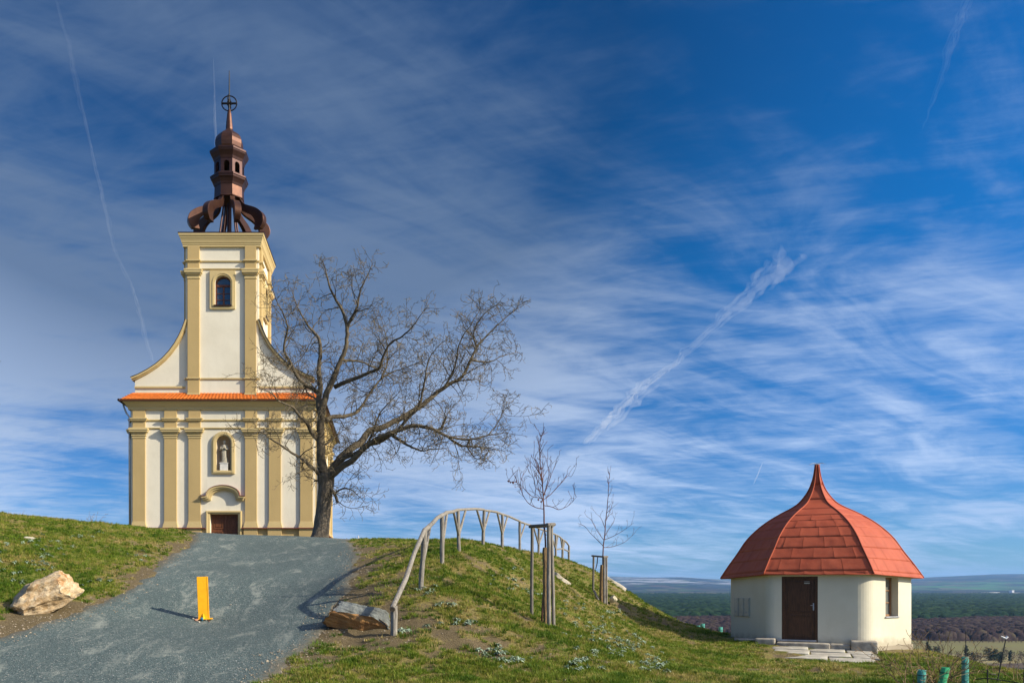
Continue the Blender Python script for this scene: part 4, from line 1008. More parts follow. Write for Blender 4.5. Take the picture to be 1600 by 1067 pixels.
# stones at the hut door
def rough_block(name, c, sz, rz, label, group=None, m='step_stone', seed=0, bev=.03, amp=.02, cat='stone block'):
    bm = bmesh.new(); bmesh.ops.create_cube(bm, size=1); bmesh.ops.scale(bm, vec=sz, verts=bm.verts)
    bmesh.ops.subdivide_edges(bm, edges=bm.edges[:], cuts=5, use_grid_fill=True)
    r = random.Random(seed)
    for v in bm.verts:
        q = Vector((fbm(np.array([v.co.x*3+seed]), np.array([v.co.y*3+v.co.z*2]), 3, 1)[0], fbm(np.array([v.co.x*3+seed+9]), np.array([v.co.y*3+v.co.z*2]), 3, 2)[0], fbm(np.array([v.co.x*3+seed]), np.array([v.co.y*3+v.co.z*2+5]), 3, 3)[0]))
        v.co += (q-Vector((.5,.5,.5)))*amp*2
    me = bpy.data.meshes.new(name); bm.to_mesh(me); bm.free(); me.materials.append(M[m]); me.polygons.foreach_set('use_smooth', [True]*len(me.polygons))
    o = bpy.data.objects.new(name, me); COL.objects.link(o); o.location = c; o.rotation_euler = (0, 0, rz)
    b = o.modifiers.new('bevel', 'BEVEL'); b.width = bev; b.segments = 2; b.limit_method = 'ANGLE'; b.angle_limit = R(50); tag(o, label, cat, group); return o
def hw_(x, y, z): 
    c_, s2 = math.cos(-HA), math.sin(-HA); return Vector((HC.x+x*c_-y*s2, HC.y+x*s2+y*c_, HC.z+z))
rough_block('stone_block', hw_(1.22, -2.62, -.15), (.68, .50, .42), -HA+.03, 'large square stone block right of the hut door, at the corner of the wall', 'stone blocks at the hut', seed=1)
rough_block('stone_block', hw_(-1.42, -2.58, -.10), (.56, .42, .32), -HA, 'square stone block just left of the hut door', 'stone blocks at the hut', seed=2)
rough_block('stone_block', hw_(-2.02, -2.18, -.10), (.66, .36, .22), -HA+.08, 'low flat stone block against the hut wall, farthest left of the door', 'stone blocks at the hut', seed=3)
rough_block('step_stone', hw_(-.38, -2.60, -.14), (1.44, .50, .20), -HA, 'long left-hand stone of the step below the hut door', 'step stones below the hut door', seed=4, cat='step')
rough_block('step_stone', hw_(.60, -2.58, -.15), (.52, .46, .19), -HA+.01, 'short right-hand stone of the step, next to the large block', 'step stones below the hut door', seed=5, cat='step')
hp('threshold', MB().box(-1.10, -.02, -2.42, -2.30, -.02, .028), 'zinc', bevel=.006)
pavers = [(-.72, -3.12, .96, .80, .02), (.26, -3.10, .92, .78, -.02), (1.10, -3.16, .66, .80, .03), (-.66, -4.0, .92, .86, -.02), (.34, -3.98, 1.0, .84, .02), (1.20, -4.06, .62, .82, .04), (-.30, -4.92, 1.1, .84, -.01), (.85, -4.94, 1.1, .86, .02), (.35, -5.72, .95, .60, -.03), (1.22, -5.74, .72, .60, .03)]
lab = ['left one in the row nearest the step', 'middle one in the row nearest the step', 'right end of the row nearest the step', 'left end of the second row', 'middle one of the second row', 'right end one of the second row', 'left one of the third row', 'right one of the third row', 'left one of the front row', 'frontmost right one, in the grass']
for k, (x_, y_, w_x, w_y, rz_) in enumerate(pavers):
    p = hw_(x_, y_, 0); z_ = gz(p.x, p.y)
    rough_block('paving_slab', Vector((p.x, p.y, z_-.022)), (w_x, w_y, .10), -HA+rz_, 'pale paving slab before the hut door, '+lab[k], 'paving slabs before the hut', 'slab_stone', seed=10+k, bev=.012, amp=.012, cat='paving slab').rotation_euler = (R(3), 0, -HA+rz_)
HAZE = 3.6e-5

# ------------------------------------------------------------------ bare trees
def wander(pts, sub, amp, rnd):
    """resample a polyline with smooth interpolation and a little crookedness"""
    pts = [Vector(p) for p in pts]; out = []
    for i in range(len(pts)-1):
        p0, p1, p2, p3 = pts[max(i-1,0)], pts[i], pts[i+1], pts[min(i+2, len(pts)-1)]; L = (p2-p1).length
        for k in range(sub):
            f = k/sub; q = .5*((2*p1)+(p2-p0)*f+(2*p0-5*p1+4*p2-p3)*f*f+(-p0+3*p1-3*p2+p3)*f**3)
            if i or k: q = q+Vector((rnd.gauss(0,1), rnd.gauss(0,1), rnd.gauss(0,1)))*amp*L/sub
            out.append(q)
    out.append(pts[-1]); return out
def grow(mbs, p, d, L, r, lev, rnd, cfg):
    """one crooked shoot and its side shoots"""
    n = cfg['seg'][lev]; pts = [p.copy()]; q = p.copy(); d = d.normalized(); st_ = L/n
    curl = Vector((rnd.gauss(0,1), rnd.gauss(0,1), rnd.gauss(0,1)))*cfg['curl'][lev]
    for k in range(n):
        d = (d + curl/n + Vector((rnd.gauss(0,1), rnd.gauss(0,1), rnd.gauss(0,1)))*cfg['wig'][lev] + Vector((0, 0, cfg['up'][lev]))/n).normalized()
        q = q + d*st_; pts.append(q.copy())
    rm = cfg['rmin']; rad = [max(rm, r*(1-.75*k/n)) for k in range(n+1)]
    mbs[min(lev, len(mbs)-1)].tube(pts, rad, 4 if lev == 0 else 3, cap=False)
    if lev+1 < len(cfg['seg']):
        m = max(1, int(cfg['kids'][lev]*L*rnd.uniform(.8, 1.2)))
        for k in range(m):
            t_ = cfg['start']+(1-cfg['start'])*(k+rnd.random())/m; i = min(int(t_*n), n-1); f = t_*n-i; b = pts[i].lerp(pts[i+1], f); ax = (pts[i+1]-pts[i]).normalized()
            o = ax.orthogonal().normalized(); o.rotate(Matrix.Rotation(rnd.random()*6.283, 3, ax)); an = R(rnd.uniform(*cfg['ang']))
            grow(mbs, b, ax*math.cos(an)+o*math.sin(an), cfg['len'][lev+1]*rnd.uniform(.5, 1.25)*(1-.35*t_), max(rm, rad[i]*.6), lev+1, rnd, cfg)

TR = random.Random(21)
TY = 34.2
def t4(x, y): return (380+x/2.224, 380+y/2.224)
def limb(px, y0, y1, r0, r1, conv=t4, sub=4, amp=.055, bow=0):
    """a limb traced in elevation, running from depth y0 to y1"""
    pts = []; n = len(px)
    for i, q in enumerate(px):
        u, v = conv(*q); f = i/(n-1); Z = y0+(y1-y0)*f+bow*math.sin(math.pi*f); pts.append(P(u, v, Z))
    pts = wander(pts, sub, amp, TR); m = len(pts)
    return pts, [r0+(r1-r0)*(k/(m-1))**.8 for k in range(m)]
tb = gp(504, 838); base_y = tb.y
LM = []
trunk_px = [(264,1035),(272,985),(278,930),(284,875),(288,835),(286,800)]
tp = [P(*t4(*q), TY) for q in trunk_px]
LM.append(limb([(286,812),(272,760),(270,700),(268,650),(272,600),(283,545),(300,500),(322,450),(340,405),(356,365),(361,300),(345,235),(318,190),(300,150),(288,100),(278,72)], TY, TY-.9, .215, .014))
LM.append(limb([(359,305),(375,262),(395,225),(402,190),(410,158),(428,120),(446,82)], TY-.55, TY-1.6, .07, .012))
LM.append(limb([(272,600),(262,555),(268,500),(262,440),(268,380),(262,330),(236,300),(215,270),(190,225),(170,170)], TY, TY+1.4, .15, .014))
LM.append(limb([(265,520),(240,505),(210,488),(180,450),(166,418),(142,372),(150,320),(155,290),(140,245),(118,205),(100,150)], TY+.3, TY-1.6, .10, .014))
LM.append(limb([(268,690),(240,662),(222,625),(196,600),(172,570),(150,560),(120,545),(95,520),(60,505)], TY, TY-2.6, .10, .012))
LM.append(limb([(268,812),(252,790),(228,768),(200,745),(168,727),(130,700),(98,682),(60,655),(20,668),(-15,660)], TY, TY-2.2, .085, .010))
LM.append(limb([(284,830),(310,805),(340,778),(380,752),(420,712),(455,685),(490,668),(540,650),(590,634),(640,640),(672,652),(712,672),(760,680),(800,680),(850,668),(898,660)], TY, TY-1.8, .175, .016, bow=-.6))
LM.append(limb([(290,815),(330,758),(372,715),(410,690),(440,652),(480,640),(540,612),(598,578),(640,548),(672,520),(700,500),(735,480),(760,464),(780,430),(795,395),(812,362),(838,330),(868,300),(905,265),(945,232)], TY, TY+1.9, .19, .014, bow=.5))
LM.append(limb([(300,800),(350,745),(395,730),(430,700),(470,690),(520,660),(545,640),(580,600),(610,570),(622,520),(632,470),(640,420),(655,385),(690,345)], TY+.1, TY-2.3, .13, .010))
LM.append(limb([(520,668),(552,690),(580,705),(618,720),(655,716),(700,712)], TY-.7, TY-2.2, .07, .014))
LM.append(limb([(790,680),(780,705),(800,740),(812,748)], TY-1.6, TY-2.1, .045, .012)); LM.append(limb([(712,672),(750,700),(800,706),(850,712),(895,720)], TY-1.5, TY-.8, .05, .012))
LM.append(limb([(672,652),(690,640),(700,618),(706,600)], TY-1.3, TY-1.6, .06, .035))
LM.append(limb([(286,615),(320,602),(350,602),(385,592),(412,568),(440,520),(482,470),(520,448),(570,430),(620,410)], TY, TY+2.4, .11, .012))
LM.append(limb([(318,500),(350,485),(400,466),(440,448),(472,434),(488,392),(510,350),(545,328),(580,300),(602,270),(625,238)], TY-.1, TY-2.6, .10, .012))
LM.append(limb([(340,405),(372,408),(410,412),(440,424),(480,440),(530,462),(575,470)], TY-.2, TY+.9, .065, .010))
LM.append(limb([(700,500),(725,455),(742,405),(748,360),(765,320),(790,285),(820,235)], TY+1.1, TY-.2, .055, .010))
LM.append(limb([(792,405),(830,412),(862,410),(900,392),(945,380)], TY+1.5, TY+2.6, .05, .010))
LM.append(limb([(812,362),(800,320),(812,280),(845,240),(880,215)], TY+1.7, TY+.8, .045, .010))
LM.append(limb([(735,480),(770,476),(812,472)], TY+1.2, TY+1.0, .04, .018))
LM.append(limb([(300,850),(312,862),(322,880),(328,900)], TY-.1, TY-.45, .10, .055)); LM.append(limb([(320,868),(350,850),(380,860),(410,885)], TY-.3, TY-1.2, .045, .010))
LM.append(limb([(266,822),(254,825),(247,826)], TY, TY-.25, .05, .035))
LM.append(limb([(480,470),(500,420),(500,370),(495,320),(480,260)], TY+1.5, TY+2.7, .05, .010))
LM.append(limb([(420,712),(450,660),(470,600),(500,560),(540,520)], TY-.4, TY-2.4, .06, .010))
LM.append(limb([(272,700),(300,690),(330,660),(340,640)], TY, TY+1.3, .05, .010)); LM.append(limb([(288,560),(250,540),(225,520),(200,470),(190,400)], TY, TY+2.4, .06, .010))
LM.append(limb([(850,668),(880,630),(900,590),(905,555)], TY-1.7, TY-1.2, .03, .009)); LM.append(limb([(170,420),(150,440),(110,430),(85,400)], TY-.9, TY-2., .03, .009))
cfg = dict(seg=[7, 5, 4, 3], curl=[1.0, 1.3, 1.2, 1.], wig=[.17, .20, .22, .22], up=[.42, .25, .12, .05], kids=[4.6, 5.2, 5.6], len=[1.3, .80, .48, .27], ang=(30, 70), start=.15, rmin=.0072)
tree = thing('bare_tree', (tb.x, TY, tb.z-.05), 'large leafless tree with a far spreading crown, before the right corner of the church', 'tree')
tk = MB(); nT = wander(tp, 4, .03, TR); rT = [.42, .39, .365, .345, .335, .33, .325, .32, .315, .31, .31, .31, .31, .315, .32, .33, .34, .35, .35, .34, .30][:len(nT)]
tk.tube(nT, rT, 14)
for a_ in range(5):      # root flare
    an = a_*1.26+.4; b0 = Vector(nT[0])+Vector((math.cos(an)*.50, math.sin(an)*.50, -.20)); tk.tube([b0, Vector(nT[1])+Vector((math.cos(an)*.24, math.sin(an)*.24, 0)), Vector(nT[3])+Vector((math.cos(an)*.14, math.sin(an)*.14, 0))], [.16, .17, .12], 8)
for v_, r_k in ((.3, .3),): pass
part('trunk', tk, M['bark'], tree, smooth=True)
lb = MB()
for pts, rad in LM: lb.tube(pts, rad, 8 if rad[0] > .06 else 6)
cr = MB(); tw_ = MB()
for pts, rad in LM:
    acc = 0; nxt = .15 if rad[0] < .15 else .9
    for i in range(len(pts)-1):
        L = (pts[i+1]-pts[i]).length
        while acc+L > nxt:
            f = (nxt-acc)/L; b = pts[i].lerp(pts[i+1], f); ax = (pts[i+1]-pts[i]).normalized(); r0 = rad[i]
            o = ax.orthogonal().normalized(); o.rotate(Matrix.Rotation(TR.random()*6.283, 3, ax)); an = R(TR.uniform(35, 80))
            lf_ = (1.0 if r0 < .07 else (.85 if r0 < .12 else .5))*(1-.55*sm(i/(len(pts)-1), .6, 1.))
            if b.z > 3.2 or r0 < .05: grow([cr, cr, tw_, tw_], b, ax*math.cos(an)+o*math.sin(an), TR.uniform(.6, 1.7)*lf_, min(.026, r0*.5), 0, TR, cfg)
            nxt += TR.uniform(.16, .34)*(1.0 if r0 < .09 else 1.7)
        acc += L
    for _ in range(3):
        e = pts[-1]; d = (pts[-1]-pts[-3]).normalized(); grow([cr, cr, tw_, tw_], e, d+Vector((TR.gauss(0,.35), TR.gauss(0,.35), TR.gauss(0,.35))), TR.uniform(.25, .5), .010, 0, TR, cfg)
part('limbs', lb, M['branch_bark'], tree, smooth=True)
part('branches', cr, M['branch_bark'], tree)
part('crown', tw_, M['twig_bark'], tree)

# a neighbour whose outermost twigs reach in at the left edge of the photograph
nb_ = hit(-330, 850, 14, 60); nz = gz(-17.2, 23.5)
nt = thing('bare_tree', (-17.2, 23.5, nz), 'leafless tree at the far left, only its twig tips reaching into the picture', 'tree')
a = MB(); b = MB(); c = MB()
B0 = Vector((-17.2, 23.5, nz-.2)); pts = wander([B0, B0+Vector((.1, 0, 1.6)), B0+Vector((-.1, .1, 3.2)), B0+Vector((.1, 0, 5.0)), B0+Vector((0, 0, 7.4))], 4, .03, TR); a.tube(pts, [.2*(1-.9*k/(len(pts)-1))+.01 for k in range(len(pts))], 9)
ends = [P(-60, 575, 23.2), P(-45, 640, 23.6), P(-120, 480, 23.5)] 
for e in ends:
    q = wander([pts[9], pts[9].lerp(Vector(e), .5)+Vector((0, 0, .5)), Vector(e)], 5, .06, TR); b.tube(q, [.06*(1-.8*k/(len(q)-1)) for k in range(len(q))], 6)
    for k in range(3, len(q)):
        for _ in range(2): grow([b, b, c, c], q[k], Vector((TR.gauss(.5, .5), TR.gauss(0, .6), TR.gauss(.1, .5))), TR.uniform(.45, .85), .014, 0, TR, cfg)
for k in range(5, len(pts)-1):
    for _ in range(2): grow([b, b, c, c], pts[k], Vector((-abs(TR.gauss(0, 1)), TR.gauss(0, 1), .5)), TR.uniform(1.2, 2.0), .03, 0, TR, cfg)
part('trunk', a, M['bark'], nt, smooth=True); part('branches', b, M['branch_bark'], nt); part('crown', c, M['twig_bark'], nt)

# ------------------------------------------------------------------ saplings tied to stake frames
def t7(x, y): return (780+x/3.139, 660+y/3.139)
def sapling(loc, Z, trunk, arms, label, seed, shoots, fr):
    rnd = random.Random(seed); s = thing('sapling', loc, label, 'young tree', 'staked saplings'); a = MB(); b = MB()
    conv = t7
    pts = [Vector(loc)] + [Vector(P(*conv(*q), Z)) for q in trunk]; pts = wander(pts, 3, .02, rnd); n = len(pts); rad = [fr*(1-.86*k/(n-1)) for k in range(n)]; a.tube(pts, rad, 7)
    part('trunk', a, M['sapling_bark'], s, smooth=True)
    c2 = dict(seg=[6, 4, 3], curl=[.5, .6, .6], wig=[.10, .14, .15], up=[.9, .4, .2], kids=[3.0, 3], len=[.5, .20, .10], ang=(22, 50), start=.3, rmin=.0036)
    for ar_ in arms:
        dz = rnd.uniform(-.5, .5); L_ = [Vector(P(*conv(*q), Z+dz*i/(len(ar_)-1))) for i, q in enumerate(ar_)]; q = wander(L_, 4, .03, rnd); m = len(q); r0 = fr*.42
        b.tube(q, [r0*(1-.7*k/(m-1)) for k in range(m)], 5)
        for k in range(2, m, 3):
            d = (q[min(k+1, m-1)]-q[k-1]).normalized(); grow([b, b, b], q[k], d*.4+Vector((rnd.gauss(0,.35), rnd.gauss(0,.35), .55)), rnd.uniform(.15, .38), .006, 0, rnd, c2)
    for _ in range(shoots):
        k = rnd.randint(int(n*.48), n-2); an = rnd.random()*6.28; grow([b, b, b], pts[k], Vector((math.cos(an)*.75, math.sin(an)*.75, .75)), rnd.uniform(.3, .75)*(1.25-k/n), .010, 0, rnd, c2)
    part('branches', b, M['sapling_bark'], s); return s
S1 = Vector((P(850,975,16.6)[0]-.02, 16.75, 0)); S1.z = gz(S1.x, S1.y); Z1 = S1.y
sp1 = sapling(S1, Z1, [(226,640),(222,520),(219,420),(214,340),(208,260),(200,180),(198,120),(205,50)],
  [[(220,424),(185,418),(150,400),(126,372),(108,335),(100,312),(84,292),(60,290),(44,294)], [(108,335),(106,290),(116,262),(128,242)], [(220,406),(255,412),(290,426),(325,415),(352,396),(378,365)],
   [(216,372),(188,368),(158,360),(128,332),(116,315)], [(222,375),(252,352),(282,320),(310,290),(335,262),(350,266)], [(216,345),(180,320),(170,280),(150,210)], [(218,360),(240,300),(262,240),(280,195)], [(212,300),(196,240),(176,190),(168,160)], [(222,345),(244,260),(236,200),(240,165)], [(220,400),(200,350),(190,300),(196,240)]],
  'leafless reddish sapling with dense upright crown and dried fruits in the nearer stake frame', 3, 22, .021)
bb = MB()
for k in range(7):
    u, v = t7(44+6*k+TR.uniform(-3, 3), 292+TR.uniform(-8, 6)); p = Vector(P(u, v, Z1+TR.uniform(-.1, .1))); bb.lathe([(.002, -.018), (.014, -.008), (.016, .004), (.008, .016)], 6, p)
for q in ((192,378), (206,388), (222,350)):
    p = Vector(P(*t7(*q), Z1-.05)); bb.lathe([(.002, -.022), (.018, -.008), (.018, .006), (.008, .02)], 6, p)
part('dried_fruit', bb, M['red_stem'], sp1)
S2 = Vector((P(942,944,28.2)[0], 28.2, 0)); S2.z = gz(S2.x, S2.y); Z2 = S2.y
sapling(S2, Z2, [(508,700),(510,620),(516,560),(524,470),(530,400),(536,340),(538,280),(548,212)],
  [[(510,605),(478,572),(450,545),(420,510),(388,496)], [(512,575),(480,530),(452,478),(432,462)], [(512,612),(545,610),(572,604),(615,585),(645,560),(662,545)], [(516,574),(560,556),(600,534),(630,514),(660,490)], [(520,520),(500,470),(480,450)], [(524,480),(545,430),(556,395)], [(516,560),(540,520),(560,490),(566,470)]],
  'leafless slender sapling in the farther stake frame, with one tall whip-like leader', 8, 13, .026)

def stake_frame(loc, Z, stakes, bars, label, rough, sc=1.):
    s = thing('stake_frame', loc, label, 'tree stakes', 'stake frames round the saplings')
    for k, (ub, vb, ut, vt, dz, rr_) in enumerate(stakes):
        b0 = Vector(P(ub, vb, Z+dz)); b0.z = gz(b0.x, b0.y)-.15; tp_ = Vector(P(ut, vt, Z+dz)); part('stake', MB().tube(wander([b0, b0.lerp(tp_, .5), tp_], 3, .006, TR), [rr_*1.05]*3+[rr_]*4, 10), M['grey_wood' if k else 'dark_grey_wood'], s, bevel=.004, smooth=False)
    for (u0_, v0_, d0, u1_, v1_, d1, rr_) in bars:
        part('cross_bar', MB().tube([P(u0_, v0_, Z+d0), P(u1_, v1_, Z+d1)], rr_, 9), M['dark_grey_wood'], s)
    ub, vb, ut, vt, dz, rr_ = rough; b0 = Vector(P(ub, vb, Z+dz)); b0.z = gz(b0.x, b0.y)-.1; tp_ = Vector(P(ut, vt, Z+dz))
    q = wander([b0, b0.lerp(tp_, .5), tp_], 6, .02, TR); part('trunk_guard', MB().tube(q, [rr_*TR.uniform(.85, 1.12) for _ in q], 7), M['rough_stake'], s)
    return s
f1 = stake_frame(S1, Z1, [(830.6,966,831.5,820,.55,.034), (857.5,977,857.5,820,-.35,.040), (865.5,975,861.5,819,-.05,.034)],
  [(827.5,822.5,.55,864,821,-.1,.032), (829,821.5,.50,859,819.5,-.40,.028), (854.5,819.6,-.50,866,819,.10,.036)], 'nearer frame of three tall grey stakes with cross bars round a sapling, on the mound', (852.5,975,851.5,855,-.20,.052))
st_ = MB(); st_.tube([P(849.5, 820, Z1+.0), P(850.2, 828, Z1-.12), P(853, 836, Z1-.2)], .012, 5); part('tie_strap', st_, M['strap'], f1)
f2 = stake_frame(S2, Z2, [(926.5,930,927.5,868.5,.7,.036), (944.2,946,944.0,870,-.35,.040), (947.8,945,947.6,870,-.1,.034)],
  [(925,868,.7,948,870,-.1,.032), (942,869.5,-.5,949,869.5,.15,.036)], 'farther frame of three grey stakes with cross bars round the slender sapling', (939.5,942,941,882,-.2,.075))
part('tie_strap', MB().tube([P(934, 869.5, Z2+.3), P(933, 880, Z2+.2), P(931, 888, Z2+.2)], .018, 5), M['strap'], f2)
part('loose_stake', MB().tube([P(935, 937, Z2-.3), P(927.5, 922, Z2-.2)], .035, 7), M['grey_wood'], f2) if False else None
ls = thing('loose_stake', P(935, 937, Z2-.3), 'short pale stick leaning in the grass between the farther stakes', 'stick'); part('stick', MB().tube([P(935.5, 938, Z2-.3), P(928, 922, Z2-.2)], .04, 7), M['grey_wood'], ls)

# ------------------------------------------------------------------ rustic handrail up over the mound
def t6(x, y): return (440+x/3.077, 760+y/3.077)
ZS = [14.8, 17, 19.6, 22.4, 25.2, 28, 31, 34, 36.5, 38, 38.6]
PB = [(540,718),(668,495),(772,383),(853,310),(968,283),(1060,290),(1145,305),(1235,330),(1318,345),(1350,350),(1380,355)]
PT = [(541,572),(690,203),(772,140),(848,113),(974,112),(1062,134),(1145,170),(1237,202),(1318,232),(1352,255),(1382,283)]
fb = Vector(P(*t6(*PB[0]), ZS[0])); fb.z = gz(fb.x, fb.y)
fen = thing('fence', fb, 'rustic grey pole handrail on forked posts climbing over the grassy mound', 'fence')
tops = []
for k in range(11):
    b0 = Vector(P(*t6(*PB[k]), ZS[k])); zz_ = gz(b0.x, b0.y)-.15; tp_ = Vector(P(*t6(*PT[k]), ZS[k]+ (.0 if k != 1 else -.15))); tops.append(tp_)
    r_ = .050 if k else .062
    part('post', MB().tube(wander([(b0.x, b0.y, zz_), b0.lerp(tp_, .5), tp_], 3, .012, TR), [r_*TR.uniform(.95, 1.1) for _ in range(7)], 10), M['grey_wood'], fen)
    if k in (1, 2, 3, 4, 5, 6, 7, 8, 9):
        nx_ = Vector(P(*t6(*PT[min(k+1, 10)]), ZS[min(k+1, 10)])); pv = Vector(P(*t6(*PT[k-1]), ZS[k-1]))
        for s, tgt in ((1, nx_), (-1, pv)):
            if s < 0 and k in (1, 2, 6): continue
            d = tgt-tp_; e = tp_+d*(.27 if s > 0 else .30); low = b0.lerp(tp_, .38)
            part('brace', MB().tube([low, low.lerp(e, .5)+Vector((0, -.02, 0)), e], [.036, .034, .032], 8), M['grey_wood'], fen)
rail = [tops[0]+Vector((-.03, -.1, -.06))]
for a_, b_ in zip(tops[:-1], tops[1:]):
    rail += [a_.lerp(b_, f)+Vector((TR.gauss(0, .012), 0, TR.gauss(0, .012)+.03*math.sin(math.pi*f)*(a_.z > .6))) for f in (.02, .33, .66, .98)]
rail; part('handrail', MB().tube(rail, [(.046 if i_ < 12 else .038)*TR.uniform(.92, 1.08) for i_ in range(len(rail))], 10), M['grey_wood'], fen)
part('end_grain', MB().tube([rail[0]+Vector((-.001, -.006, 0)), rail[0]+Vector((0, .01, .004))], .05, 10), M['cut_wood'], fen)
lr = [tops[8].lerp(Vector(P(*t6(*PB[8]), ZS[8])), .62), tops[9].lerp(Vector(P(*t6(*PB[9]), ZS[9])), .45), tops[10].lerp(Vector(P(*t6(*PB[10]), ZS[10])), .40)]
part('lower_rail', MB().tube(lr, .035, 7), M['grey_wood'], fen)

# ------------------------------------------------------------------ yellow barrier post
bp = gp(318, 968); bp.z = float(base_h(np.array([bp.x]), np.array([bp.y]))[0])+.01
bo = thing('barrier_post', bp, 'yellow steel channel post standing in the middle of the gravel path', 'bollard', rz=R(-8)); bo.rotation_euler = (R(1.5), R(-2.2), R(10))
H_ = .90; W_, D_, T_ = .105, .11, .012
ch = MB(); sec = [(-W_, -D_/2), (W_, -D_/2), (W_, D_/2), (W_-T_, D_/2), (W_-T_, -D_/2+T_), (-W_+T_, -D_/2+T_), (-W_+T_, D_/2), (-W_, D_/2)]
ch.slab(sec, -.1, H_); part('channel', ch, M['yellow_paint'], bo, local=True, bevel=.006)
fl = MB(); fl.box(W_-.004, W_+.022, -D_/2-.006, -D_/2+.006, 0, H_-.002); part('side_flange', fl, M['yellow_paint'], bo, local=True, bevel=.004)
part('base_plate', MB().box(-.15, .19, -.12, .12, .0, .018), M['yellow_paint'], bo, local=True, bevel=.004)
part('gusset', MB().add([(-.04,-.062,.015),(.04,-.062,.015),(0,-.13,.015),(-.01,-.062,.13),(.01,-.062,.13)], [(0,2,3),(2,1,4),(2,4,3),(0,3,4,1),(0,1,2)]), M['yellow_paint'], bo, local=True)
def stone(name, p, s, m, label, cat, group, seed):
    rnd = random.Random(seed); bm = bmesh.new(); bmesh.ops.create_icosphere(bm, subdivisions=2, radius=1)
    pl_ = [(Vector((rnd.gauss(0,1), rnd.gauss(0,1), rnd.gauss(0,1))).normalized(), rnd.uniform(.55, .85)) for _ in range(9)]
    for v in bm.verts:
        for n_, d_ in pl_:
            q = v.co.dot(n_)
            if q > d_: v.co -= n_*(q-d_)
        v.co = Vector((v.co.x*s[0], v.co.y*s[1], v.co.z*s[2]))
    me = bpy.data.meshes.new(name); bm.to_mesh(me); bm.free(); me.materials.append(M[m]); o = bpy.data.objects.new(name, me); COL.objects.link(o); o.location = p; o.rotation_euler = (0, 0, rnd.random()*6); return tag(o, label, cat, group)
for k, (u, v, s, m, lb_) in enumerate([(306.5,970,.045,'red_stone','reddish stone at the left foot of the yellow post, set apart from it'), (302,967.5,.03,'pale_stone','small pale stone left of the reddish one by the yellow post'), (311,972.5,.032,'pale_stone','pale stone in front of the yellow post, at its left corner'), (321.5,969.5,.035,'pale_stone','white stone leaning on the yellow post, right of the blue scrap'), (326.5,971,.025,'red_stone','little red stone in front of the right corner of the yellow post'), (360,945,.026,'pale_stone','pale stone on the path behind the yellow post, at its upper right')]):
    q = gp(u, v); q.z = float(base_h(np.array([q.x]), np.array([q.y]))[0])+s*.5; stone('stone', q, (s, s*.8, s*.65), m, lb_, 'stone', 'stones round the yellow post', k+3)
q = gp(315.5, 970); q.z = float(base_h(np.array([q.x]), np.array([q.y]))[0])+.045; stone('scrap', q, (.045, .03, .045), 'blue_scrap', 'crumpled blue-green scrap at the foot of the yellow post', 'litter', None, 40)

# ------------------------------------------------------------------ boulders
def rock_mat(name, top, side, patch, veins):
    m = bpy.data.materials.new(name); m.use_nodes = True; t = NT(m.node_tree); b = t.n['Principled BSDF']; b.inputs['Roughness'].default_value = .85; b.inputs['Specular IOR Level'].default_value = .25
    co = t.new('ShaderNodeTexCoord').outputs['Object']; at = t.new('ShaderNodeAttribute', attribute_name='crust').outputs['Fac']
    n1 = t.noise(co, 3.2, 7, .65, .6); n2 = t.noise(co, 16, 6, .7)
    mp = t.new('ShaderNodeMapping'); t.l.new(co, mp.inputs[0]); mp.inputs['Rotation'].default_value = (0, R(-22), 0); mp.inputs['Scale'].default_value = (1.1, 1.6, 2.3); st2 = t.noise(mp.outputs[0], 2.3, 8, .72, 1.4)
    c = t.mix(t.sstep(st2, .38, .62), side, patch); c = t.mix(t.sstep(n1, .55, .7), c, veins)
    tp2 = t.mix(t.sstep(n1, .35, .65), top, tuple(x*.55 for x in top[:3])+(1,)); tp2 = t.mix(t.sstep(n2, .55, .75, 0., .5), tp2, tuple(min(1, x*1.7) for x in top[:3])+(1,))
    c = t.mix(t.sstep(t.m('ADD', at, t.m('MULTIPLY', t.m('SUBTRACT', n2, .5), .25)), .44, .56), c, tp2)
    c = t.mix(t.sstep(n2, .2, .45, .4, 0.), c, (.10, .06, .03, 1)); t.l.new(c, b.inputs['Base Color'])
    bn = t.new('ShaderNodeBump'); bn.inputs['Strength'].default_value = .9; bn.inputs['Distance'].default_value = .03; t.l.new(t.m('ADD', t.m('MULTIPLY', st2, 1.3), n2), bn.inputs['Height']); t.l.new(bn.outputs[0], b.inputs['Normal']); return m
